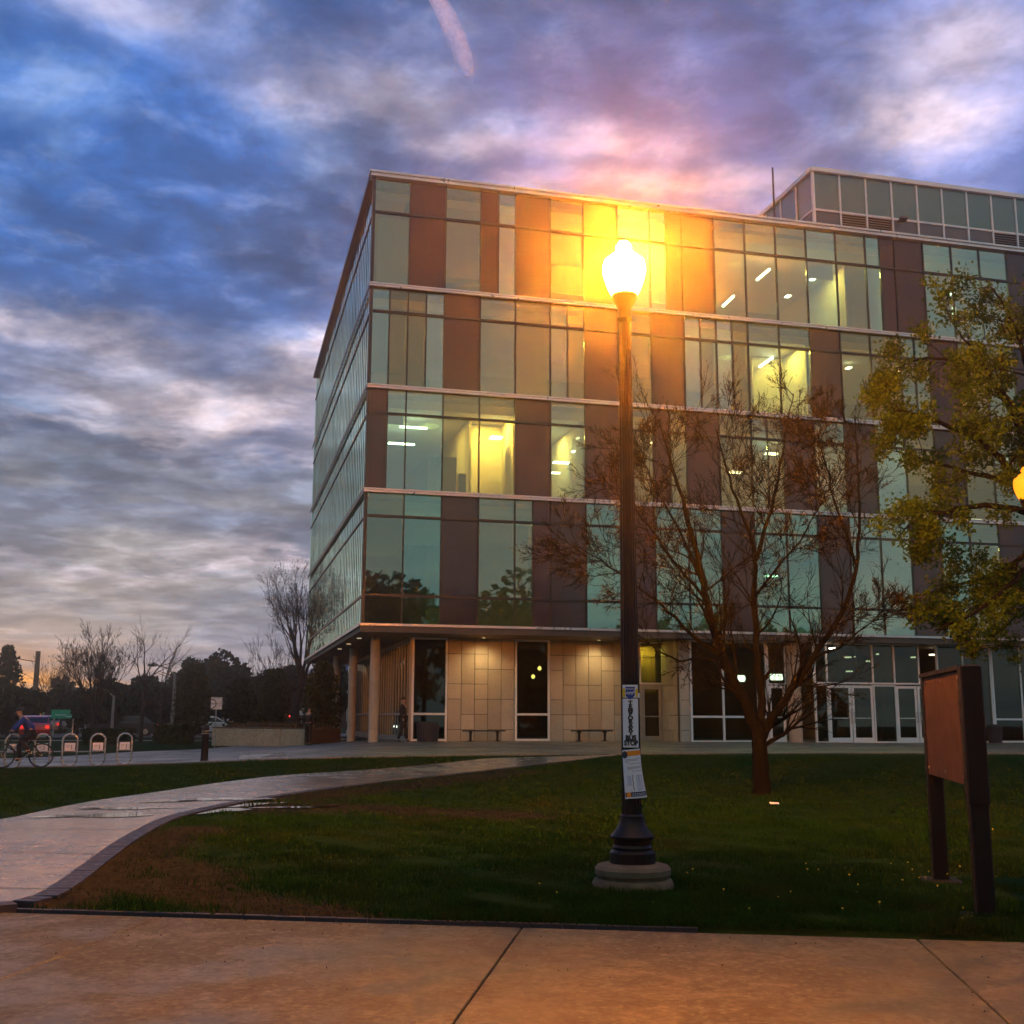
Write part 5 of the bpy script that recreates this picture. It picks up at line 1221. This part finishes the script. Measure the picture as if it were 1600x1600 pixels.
bare(ground_at(222, 64), hgt(985, 64), 'thin bare tree with few crooked branches right of the fan shaped one', 22, .8, .10, fork=3, clear=.5, lvl=3, L0=.30)
bare(ground_at(455, 76), hgt(872, 76)-.2, 'tall pale bare tree rising beside the glass side of the building', 23, .42, .26, fork=4, clear=.30, lvl=5, lean=.35, kids=(2,3), tips_mat=leafmat('grey buds', (.06,.06,.05), (.12,.11,.09), .6, .4), tipsize=.035, L0=.31)
bare(ground_at(95, 92), hgt(1035, 92), 'low bare tree lit orange by the sunset behind the traffic signal', 24, .6, .12, fork=5, clear=.2, lvl=4, tips_mat=M_brown)
bare(ground_at(70, 100), hgt(1030, 100), 'small twiggy bare tree beside the utility pole', 25, .5, .1, fork=4, clear=.2, lvl=3, tips_mat=M_brown)
bare(ground_at(420, 66), hgt(1005, 66), 'brown twiggy tree at the foot of the tall pale tree', 26, .45, .12, fork=6, clear=.12, lvl=4)
bare(ground_at(250, 80), hgt(1008, 80), 'pale bare tree behind the street light with one curved arm', 27, .6, .1, fork=4, clear=.35, lvl=3)
conifer(ground_at(6, 85), hgt(1008, 85), 2.3, 'dark pointed conifer at the left edge of the photo', 31)
for k, (u, Y, vtop, rx, lab) in enumerate((
  (12, 78, 1062, 2.6, 'low dark evergreen under the pointed conifer at the left edge'),
  (40, 110, 1072, 3.0, 'round dark tree behind the utility pole'),
  (160, 84, 1058, 2.6, 'dark round evergreen below the fan shaped bare tree'),
  (122, 88, 1066, 2.0, 'small dark evergreen left below the fan shaped bare tree'),
  (228, 88, 1034, 2.8, 'dark evergreen behind the thin bare tree'),
  (200, 95, 1052, 2.4, 'dark evergreen between the fan shaped tree and the thin bare tree'),
  (283, 96, 1032, 2.6, 'dark evergreen behind the right hand street light'),
  (345, 92, 1009, 3.3, 'tallest dark evergreen of the clump above the square sign'),
  (383, 94, 1024, 2.8, 'dark evergreen right of the tallest one above the planter wall'),
  (322, 90, 1042, 2.5, 'lower dark evergreen left of the tallest one'),
  (410, 98, 1040, 2.6, 'dark evergreen behind the brown twiggy tree'),
  (458, 100, 1032, 2.8, 'dark evergreen behind the tall pale bare tree'),
  (512, 96, 1030, 2.8, 'dark evergreen in the gap under the building overhang'))):
    dense_tree(ground_at(u, Y), hgt(vtop, Y), rx, lab, 40+k, M_ever, group='dark evergreens across the park', trunk_h=.02, n=3000)
for k, (u, Y, vtop, r, lab) in enumerate(((300, 62, 1040, .95, 'olive columnar shrub left of the square sign'), (428, 63, 1046, .85, 'brown columnar shrub behind the middle of the planter wall'), (503, 58, 1040, .95, 'olive columnar shrub between planter wall and building columns'), (375, 64, 1062, .9, 'dark columnar shrub behind the planter wall'))):
    column_shrub(ground_at(u, Y), hgt(vtop, Y), r, lab, 60+k, m=M_shrub if k != 3 else M_ever)
# clipped hedge
h0, h1 = ground_at(136, 60), ground_at(207, 60); hd = empty('hedge', (h0+h1)/2, math.atan2(h1.y-h0.y, h1.x-h0.x), 'low clipped dark green hedge under the fan shaped tree', 'hedge')
rs = np.random.RandomState(77); Lh = (h1-h0).length; P = np.stack([rs.uniform(-Lh/2, Lh/2, 5000), rs.uniform(-.6, .6, 5000), rs.uniform(0, .78, 5000)], 1)
cards('foliage', P, .10, leafmat('hedge leaves', (.010, .022, .008), (.03, .05, .015), 1, .1), hd, rs, 1, .03, .7)
h0, h1 = ground_at(245, 62), ground_at(302, 62); hd = empty('hedge', (h0+h1)/2, math.atan2(h1.y-h0.y, h1.x-h0.x), 'low loose green hedge left of the bollard', 'hedge')
P = np.stack([rs.uniform(-.95, .95, 3500), rs.uniform(-.5, .5, 3500), rs.uniform(0, .95, 3500)], 1); cards('foliage', P, .10, leafmat('loose hedge leaves', (.02, .04, .010), (.055, .08, .02), 1, .2), hd, rs, 1, .04, .7)
# utility pole with cable, street lights
b_ = ground_at(52, 98); hp = hgt(1020, 98)
up_ = empty('utility_pole', b_, 0, 'plain brown utility pole with one cable left of the fan shaped tree', 'utility pole')
M_wood = mat('pole wood', (0.16, 0.11, 0.07), .85, 0, .2, 3)
b = MB(); b.tube([(0,0,-.3), (0,0,hp)], [.26, .20], 9); b.build('pole', M_wood, up_, True)
b = MB(); e = at(-30, 1008, 96) - b_; s_ = V(0, 0, hp-.9); b.tube([s_.lerp(e, k/12) - V(0,0,.25*math.sin(math.pi*k/12)) for k in range(13)], .035, 5); b.build('cable', M_black, up_)
def street_light(u, Y, vtop, arm, label):
    o = empty('street_light', ground_at(u, Y), 0, label, 'street light', 'grey street lights along the far road'); h = hgt(vtop, Y)
    b = MB(); b.tube([(0,0,-.2), (0,0,h)], [.14, .09], 8); b.build('pole', M_galv, o, True)
    for sx in arm:
        b = MB(); b.tube([(0,0,h-.1), (sx*.5,0,h+.35), (sx*1.2,0,h+.55)], [.05, .045, .04], 6); a_ = b.build('arm', M_galv, o, True)
        b = MB(); b.tube([(sx*1.1,0,h+.55), (sx*1.35,0,h+.57), (sx*1.75,0,h+.53)], [.06, .13, .07], 8); b.build('lamp_head', M_galv, a_, True)
    return o
street_light(270, 72, 1054, (-1,), 'grey street light with one arm standing right of the thin bare tree')
street_light(176, 82, 1088, (-1,), 'shorter grey street light below the fan shaped bare tree')
# traffic signal, orange warning board, green street sign
o = empty('traffic_signal', ground_at(68, 90), 0, 'traffic signal showing green left of the fan shaped tree', 'traffic signal'); h = hgt(1088, 90)
b = MB(); b.tube([(0,0,-.2), (0,0,h-.2)], .09, 8); b.build('pole', M_steel, o, True)
b = MB(); b.bevbox(-.26, .26, -.25, .05, h-1.3, h, .04); hs = b.build('housing', M_black, o)
for k, (nm, c, e) in enumerate((('red_lens', (.08,.01,.01), 0), ('amber_lens', (.08,.05,.01), 0), ('green_lens', (.1,.8,.5), 7.0))):
    b = MB(); z = h-.25-.40*k; b.tube([(0,-.252,z), (0,-.275,z)], .16, 16); b.build(nm, mat(nm.replace('_', ' '), c, .3, emit=(.05, 1, .42) if e else None, estr=e), hs)
    b = MB(); b.tube([(0,-.26,z+.17), (0,-.42,z+.15)], [.17, .16], 12, cap=False); b.build('visor', M_black, hs)
o = empty('warning_sign', ground_at(50, 86), 0, 'orange diamond warning sign at the foot of the utility pole', 'sign'); h = hgt(1103, 86)
b = MB(); b.tube([(0,0,-.2), (0,0,h)], .05, 8); b.build('post', M_steel, o)
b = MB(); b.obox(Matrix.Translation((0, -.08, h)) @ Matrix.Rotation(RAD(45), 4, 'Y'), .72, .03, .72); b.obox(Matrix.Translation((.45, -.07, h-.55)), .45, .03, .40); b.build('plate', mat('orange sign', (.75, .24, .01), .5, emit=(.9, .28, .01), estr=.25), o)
o = empty('road_sign', ground_at(102, 84), 0, 'wide green road sign with white lettering beside the far road', 'sign'); h = hgt(1110, 84)
b = MB(); b.tube([(-.8,0,-.2), (-.8,0,h)], .05, 8); b.tube([(.6,0,-.2), (.6,0,h)], .05, 8); b.build('post', M_steel, o)
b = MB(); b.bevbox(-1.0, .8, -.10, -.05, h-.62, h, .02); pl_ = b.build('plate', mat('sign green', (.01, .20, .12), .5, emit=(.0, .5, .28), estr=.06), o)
b = MB(); b.box(-.7,.1,-.108,-.1005,h-.40,h-.33); b.box(.1,.5,-.108,-.1005,h-.5,h-.44); b.build('text_line', M_pale, pl_)
M_carglass = mat('car glass', (0.008, 0.009, 0.011), 0.12, spec=0.3)
# cars
def car(loc, rz, col, label, name='car', lights='rear', wb=1.0, h=1.45, bodyname='body'):
    o = empty(name, loc, rz, label, 'car'); M_body = mat(label[:12]+' paint', col, .25, .2, coat=.6)
    prof = [(-2.15,.32),(-2.2,.55),(-2.12,.85),(-1.3,.92),(1.05,.95),(1.95,1.0),(2.15,.92),(2.2,.6),(2.12,.32)]
    b = MB(); b.prism(prof, -.86, .86); bd = b.build('body', M_body, o)
    cab = [(-1.25,.90),(-.45,h-.06),(-.1,h),(.9,h),(1.25,h-.08),(1.85,.98)]
    n = len(cab); b = MB(); vs = [(x, -.80+.10*(z > 1.0), z) for x, z in cab] + [(x, .80-.10*(z > 1.0), z) for x, z in cab]
    b.add(vs, [tuple(range(n)), tuple(reversed(range(n, 2*n)))] + [((i+1) % n, i, n+i, n+(i+1) % n) for i in range(n)]); b.build('cabin', M_body, o)
    g = MB(); g.add([(1.30,-.66,h-.12),(1.30,.66,h-.12),(1.80,.70,1.04),(1.80,-.70,1.04)], [(0,1,2,3)]); g.v = [(x+.03, y, z+.01) for x, y, z in g.v]; g.build('rear_window', M_carglass, o)
    g = MB(); g.add([(-.52,-.64,h-.12),(-.52,.64,h-.12),(-1.15,.70,.97),(-1.15,-.70,.97)], [(0,1,2,3)]); g.v = [(x-.03, y, z+.01) for x, y, z in g.v]; g.build('windscreen', M_carglass, o)
    for s in (-1, 1):
        g = MB(); g.add([(-1.0,s*.795,1.0),(-.42,s*.725,h-.12),(1.0,s*.725,h-.12),(1.55,s*.795,1.03)], [(0,1,2,3)]); g.build('side_window', M_carglass, o)
        for x in (-1.35, 1.35):
            w = MB(); w.tube([(x, s*.66, .32), (x, s*.88, .32)], .32, 18); wh = w.build('wheel', M_tyre, o); r_ = MB(); r_.tube([(x, s*.87, .32), (x, s*.893, .32)], .19, 14); r_.build('rim', M_steel, wh)
        t = MB(); t.box(2.10, 2.22, s*.80-.2*(s > 0), s*.80+.2*(s < 0), .68, .86); t.build('tail_light', mat('tail light', (.5,.01,.01), .3, emit=(1,.03,.02), estr=1.0) if 'tail light' not in bpy.data.materials else bpy.data.materials['tail light'], o)
        t = MB(); t.box(-2.22, -2.10, s*.80-.2*(s > 0), s*.80+.2*(s < 0), .62, .76); t.build('headlight', mat('headlight', (.9,.9,.85), .3, emit=(1,.9,.75), estr=6.0) if 'headlight' not in bpy.data.materials else bpy.data.materials['headlight'], o)
    return o
def onroad(u, Y): p = ground_at(u, Y); p.z += .02; return p
car(onroad(58, 72), RAD(-70), (.45,.02,.015), 'bright red car seen from behind near the traffic signal')
car(onroad(200, 84), RAD(12), (.03,.035,.05), 'dark blue car with lit tail light behind the hedge')
car(onroad(330, 88), RAD(192), (.62,.62,.62), 'white car behind the bollard and square sign')
car(onroad(80, 94), RAD(-72), (.55,.30,.27), 'pale pink lit car under the green road sign')
car(onroad(112, 98), RAD(100), (.40,.40,.40), 'light grey car with headlights on, right of the green road sign')
car(onroad(5, 92), RAD(90), (.2,.2,.2), 'grey car with headlights on at the left edge of the photo')
# red signal lamp far off, house with blue roof
o = empty('pedestrian_signal', ground_at(455, 92), 0, 'small red lit signal behind the right end of the planter wall', 'traffic signal'); h = hgt(1120, 92)
b = MB(); b.tube([(0,0,-.2), (0,0,h-.3)], .08, 8); b.build('pole', M_steel, o); b = MB(); b.bevbox(-.25, .25, -.22, .05, h-.35, h+.35, .03); b.build('housing', M_black, o)
b = MB(); b.tube([(0,-.225,h), (0,-.245,h)], .17, 14); b.build('red_lens', mat('lit red lens', (.8,.05,.04), .3, emit=(1,.04,.03), estr=7), o)
p = ground_at(540, 140); hs = empty('brick_house', p, RAD(15), 'dark brick house with blue roof far behind the building columns', 'house')
M_hb = mat('house brick', (.06, .025, .018), .85, 0, .3, 3.0); s_ = 1.0
b = MB(); b.box(-4.2, 9, 0, 9, -.2, 6.6); b.build('wall', M_hb, hs)
b = MB(); b.add([(-4.7,-.5,6.5),(9.5,-.5,6.5),(9.5,9.5,6.5),(-4.7,9.5,6.5),(-1.5,4.5,9.3),(6.5,4.5,9.3)], [(0,1,5,4),(1,2,5),(2,3,4,5),(3,0,4),(3,2,1,0)]); b.build('roof', mat('blue roof', (.02, .06, .14), .5, 0, .2, 2), hs)
for x in (-2.4, .6, 3.6, 6.6):
    for z in (.9, 4.0):
        b = MB(); b.box(x-.5, x+.5, -.06, .05, z, z+1.5); w_ = b.build('window', M_white, hs); b = MB(); b.box(x-.42, x+.42, -.075, -.062, z+.08, z+1.42); b.build('pane', mat('house pane', (.25,.32,.36), .1) if 'house pane' not in bpy.data.materials else bpy.data.materials['house pane'], w_)
# far wood closing the horizon, then an added belt behind the viewpoint
rs = np.random.RandomState(91); P = []
for k in range(120):
    a = RAD(rs.uniform(-55, 55)); R_ = rs.uniform(145, 180); x, y = R_*math.sin(a), R_*math.cos(a); h = rs.uniform(3.5, 6) if -30 < math.degrees(a) < -8 else rs.uniform(6, 11)
    P.append(blob_points(rs, (x, y, h*.45), h*.8, h*.5, h*.55, 340, 6)*np.array([1,1,1]))
for k in range(90):
    a = RAD(rs.uniform(105, 255)); R_ = rs.uniform(46, 52); x, y = R_*math.sin(a)*1.5, max(-57, R_*math.cos(a)); h = rs.uniform(10, 15); P.append(blob_points(rs, (x, y, h*.42), h*.6, h*.4, h*.55, 340, 6))  # unseen trees added behind the viewpoint to darken the ground floor reflections
tag(cards('far_wood', np.concatenate(P), .75, M_ever, None, rs, 1, .3, .7), 'dark far wood closing the horizon, with an added unseen belt behind the viewpoint', 'wood', None, 'stuff')
# trees across the road behind the viewpoint: they are what the lower storeys mirror
for k, (x, y, h, rx) in enumerate(((-30,-27,9.5,5.5),(-18,-32,12.0,6.0),(-6,-28,10,5.5),(5,-33,12.0,6.5),(16,-28,13.0,6.5),(27,-34,14,7),(39,-29,13,7),(-44,-34,11,6.5))):
    dense_tree(V(x, y, 0), h*1.4, rx*1.15, ['broad street tree across the road, mirrored in the lower glazing'][0], 120+k, M_conif, group='street trees mirrored in the lower storeys', size=.55, n=3800, trunk_h=-.12, name='street_tree', lumps=14)

# ================================================================== GRASS AND SMALL THINGS
def grass_field(name, n, region, hmin, hmax, seed, wid=.004):
    rs = np.random.RandomState(seed); xs, ys = region(rs, n); n = len(xs); z = gz(xs, ys); hh = rs.uniform(hmin, hmax, n)*(.75 + .5*np.sin(xs*2.3+1.7*np.sin(ys*1.9))*np.sin(ys*2.9+xs*.7) + .25*np.sin(xs*7.1+ys*5.3)); a = rs.uniform(0, 6.28, n); lean = rs.uniform(.1, .7, n)*hh; b = rs.uniform(0, 6.28, n)
    wx, wy = np.cos(a)*wid*(1+ys*.05), np.sin(a)*wid*(1+ys*.05)
    v = np.stack([np.stack([xs-wx, ys-wy, z-.01], 1), np.stack([xs+wx, ys+wy, z-.01], 1), np.stack([xs+np.cos(b)*lean, ys+np.sin(b)*lean, z+hh], 1)], 1).reshape(-1, 3)
    return tag(npmesh(name, v, np.arange(3*n).reshape(n, 3), M_grass), 'short dark green lawn grass', 'grass', None, 'stuff')
PR = np.array(PATH_R)
def region_lawn(y0, y1, pw):
    def fn(rs, n):
        ys = y0 + (y1-y0)*rs.rand(n)**pw; xs = rs.uniform(-1, 1, n)*(ys*.48+1.0)
        side = (xs-E0.x)*N_DIR.x + (ys-E0.y)*N_DIR.y
        lim = np.interp(ys, PR[:, 1], PR[:, 0])
        # worn, muddy ground near the path corner and along its edge carries little grass
        d1 = mud_at(xs, ys); d2 = xs-lim
        keep = (side > .03 + .10*rs.rand(n)) & (xs > lim+.28) & (rs.rand(n) < np.clip(1.25-1.35*d1, .05, 1)) & (rs.rand(n) < np.clip(d2/.5, .15, 1))
        return xs[keep], ys[keep]
    return fn
grass_field('grass', 150000, region_lawn(8.3, 15.5, 1.2), .025, .075, 1)
grass_field('grass', 90000, region_lawn(15.5, 34, 1.3), .03, .07, 2, .006)
def rough(rs, n):
    xs = rs.uniform(-.6, 4.3, n); ys = 8.35 - .139*xs + np.abs(rs.normal(0, .8, n)); return xs, ys + .1
def region_left(rs, n):
    ys = 13 + 21*rs.rand(n)**1.2; xs = rs.uniform(-1, .12, n)*(ys*.48+2); PLa = np.array(PATH_L)
    lim = np.interp(ys, PLa[3:, 1], PLa[3:, 0]); k = (xs < lim-.25) & (ys < 33.2) & (ys < np.interp(xs, [p_[0] for p_ in PZ_F], [p_[1] for p_ in PZ_F])-.1); return xs[k], ys[k]
grass_field('grass', 90000, region_left, .03, .07, 7, .006)
grass_field('grass', 26000, rough, .04, .10, 5, .004)
M_petal = mat('dandelion yellow', (.85, .62, .03), .7); M_stem = mat('dandelion stem', (.05, .10, .02), .7)
dr = random.Random(12)
DAND = [(1262,1360),(1280,1362),(1328,1372),(1342,1386),(1392,1350),(1412,1378),(1418,1348),(1436,1372),(1448,1374),(1465,1388),(1482,1370),(1500,1362),(1236,1396),(1216,1402),(1376,1418),(1316,1425),(1506,1442),(1172,1424),(1260,1352),(1075,1364),(1082,1364),(842,1382),(1020,1410),(1340,1394),(1552,1302),(1505,1425),(1426,1360),(1452,1366),(870,1400),(1130,1396)]
proto = None
for k, (u, v) in enumerate(DAND):
    p = gp(u, v+8); h = .09+.07*dr.random()
    if proto is None:
        proto = empty('dandelion', p, 0, 'small yellow dandelion in the rough grass near the sidewalk', 'flower', 'dandelions in the grass')
        b = MB(); b.tube([(0,0,-.02), (.004,0,.05), (.01,.004,.10)], .0022, 5); b.build('stem', M_stem, proto)
        b = MB(); 
        for j in range(14):
            a = 6.283*j/14; b.add([(.01+.004*math.cos(a-.2), .004+.004*math.sin(a-.2), .10), (.01+.019*math.cos(a-.16), .004+.019*math.sin(a-.16), .112), (.01+.019*math.cos(a+.16), .004+.019*math.sin(a+.16), .112), (.01+.004*math.cos(a+.2), .004+.004*math.sin(a+.2), .10)], [(0,1,2,3)])
        b.lathe([(.009,.098),(.012,.108),(.007,.117),(.001,.118)], 8, (.01,.004,0)); b.build('flower_head', M_petal, proto); o = proto
    else: o = copy_tree(proto); o.location = p
    o.rotation_euler[2] = dr.uniform(0, 6.28); sc_ = dr.uniform(.35, .65); o.scale = (sc_, sc_, sc_*dr.uniform(.9, 1.5))
p = gp(1210, 1262)
b = MB(); b.add([(-.07,-.03,.06),(.07,-.025,.055),(.075,.03,.075),(-.065,.035,.08)], [(0,1,2,3)]); b.v += [(x, y, z-.004) for x, y, z in b.v]; b.f += [(7,6,5,4),(0,4,5,1),(1,5,6,2),(2,6,7,3),(3,7,4,0)]; b.m += [0]*5
o = b.build('paper_scrap', M_paper); o.location = p; tag(o, 'scrap of white paper lying on the lawn under the bare tree', 'litter')

rs = np.random.RandomState(8); n = 900; xs = rs.uniform(-4.5, 4.5, n); ys = E0.y - .139*(xs-E0.x) - np.abs(rs.normal(0, 1.1, n)) - .02; sel = ys > 5.2; xs, ys = xs[sel], ys[sel]
P = np.stack([xs, ys, np.full(len(xs), .006)], 1)
tag(cards('leaf_litter', P[:260], .008, mat('dry leaf bits', (.05, .035, .018), .9, var=.5, scale=40), None, rs, 1, .0, .5), 'scattered dry leaf bits and grit on the pavement', 'leaf litter', None, 'stuff')

n = 60000; xs = rs.uniform(-5, 3, n); ys = rs.uniform(8.6, 24, n); sel = (mud_at(xs, ys) > .30+.6*rs.rand(n)) & (xs > np.interp(ys, PR[:, 1], PR[:, 0])+.25) & ((xs-E0.x)*N_DIR.x + (ys-E0.y)*N_DIR.y > .12); xs, ys = xs[sel], ys[sel]
for (cx, cy, rx) in PUD: k_ = np.hypot(xs-cx, ys-cy) > rx*.85; xs, ys = xs[k_], ys[k_]
n = len(xs); sz = rs.gamma(2.0, .0042, n)[:, None] + .003; c = np.stack([xs, ys, gz(xs, ys)+sz[:, 0]*.2], 1); O = np.array([[1,0,0],[0,1,0],[-1,0,0],[0,-1,0],[0,0,.8],[0,0,-.8]])
v = (c[:, None, :] + O[None]*sz[:, None, :]*rs.uniform(.6, 1.4, (n, 6, 1))).reshape(-1, 3); F = np.array([[0,1,4],[1,2,4],[2,3,4],[3,0,4]]); f = (np.arange(n)[:, None, None]*6 + F[None]).reshape(-1, 3)
tag(npmesh('soil_clods', v, f, mat('wet soil clods', (.013, .015, .009), .95, var=.5, scale=9, spec=.1)), 'loose crumbs of dark wet soil on the worn ground', 'soil', None, 'stuff')

# ================================================================== CONTRAIL
def contrail():
    m = bpy.data.materials.new('vapour'); m.use_nodes = True; T = NT(m.node_tree); T.n.clear()
    tc = T.add('ShaderNodeTexCoord'); lw = T.add('ShaderNodeLayerWeight'); lw.inputs['Blend'].default_value = .5
    f = T.math('SUBTRACT', 1.0, lw.outputs['Facing']); f = T.math('POWER', f, 1.6); nz = T.rng(T.noise(tc.outputs['Object'], .02, 4, .6), .3, .7, .25, 1)
    at_ = T.add('ShaderNodeAttribute'); at_.attribute_name = 'thin'
    fac = T.math('MULTIPLY', T.math('MULTIPLY', f, nz), T.math('MULTIPLY', at_.outputs['Fac'], .8), clamp=True)
    tr = T.add('ShaderNodeBsdfTransparent'); tl = T.add('ShaderNodeBsdfTranslucent'); tl.inputs[0].default_value = (.98, .66, .74, 1); df = T.add('ShaderNodeBsdfDiffuse'); df.inputs[0].default_value = (.98, .66, .74, 1)
    a = T.add('ShaderNodeAddShader'); T.link(tl.outputs[0], a.inputs[0]); T.link(df.outputs[0], a.inputs[1])
    mx = T.add('ShaderNodeMixShader'); T.link(fac, mx.inputs[0]); T.link(tr.outputs[0], mx.inputs[1]); T.link(a.outputs[0], mx.inputs[2]); o = T.add('ShaderNodeOutputMaterial'); T.link(mx.outputs[0], o.inputs[0])
    pts = [at(u, v, 1500) for u, v in ((668,-25),(690,10),(708,45),(722,80),(733,112),(738,138))]; P = [pts[0].lerp(pts[0], 0)]
    b = MB(); n = 40; Q = []
    for k in range(n+1):
        s = k/n*(len(pts)-1); i = min(len(pts)-2, int(s)); Q.append(pts[i].lerp(pts[i+1], s-i))
    c = Q[0].copy(); b.tube([q-c for q in Q], [max(1.2, 17*(1-.75*abs(k/n-.45)**1.5*1.6)*(1 if k < n*.8 else (1-(k/n-.8)/.22))) for k in range(n+1)], 16, cap=False)
    o = b.build('contrail', m, None, True, fix=False); o.location = c; tag(o, 'short pinkish vapour trail high in the sky above the building', 'contrail')
    a = o.data.attributes.new('thin', 'FLOAT', 'POINT'); a.data.foreach_set('value', np.repeat([min(1, 1.15*(1-k/n)**.5) if k > 4 else 1.0 for k in range(n+1)], 16).astype(np.float32))
contrail()

# ================================================================== HAZE ADDED FOR THE GLOW ROUND THE LAMP
def haze(density, g):
    m = bpy.data.materials.new('haze'); m.use_nodes = True; T = NT(m.node_tree); T.n.clear(); v = T.add('ShaderNodeVolumePrincipled')
    v.inputs['Color'].default_value = (.95, .95, .95, 1); v.inputs['Density'].default_value = density; v.inputs['Anisotropy'].default_value = g
    o = T.add('ShaderNodeOutputMaterial'); T.link(v.outputs[0], o.inputs[1])
    b = MB(); b.box(-195, 195, -60, 195, -1.4, 31); tag(b.build('haze', m), 'thin haze over the whole place, added to give the street lamp its glow', 'haze', None, 'stuff')
if HAZE > 0: haze(HAZE, HAZE_G)
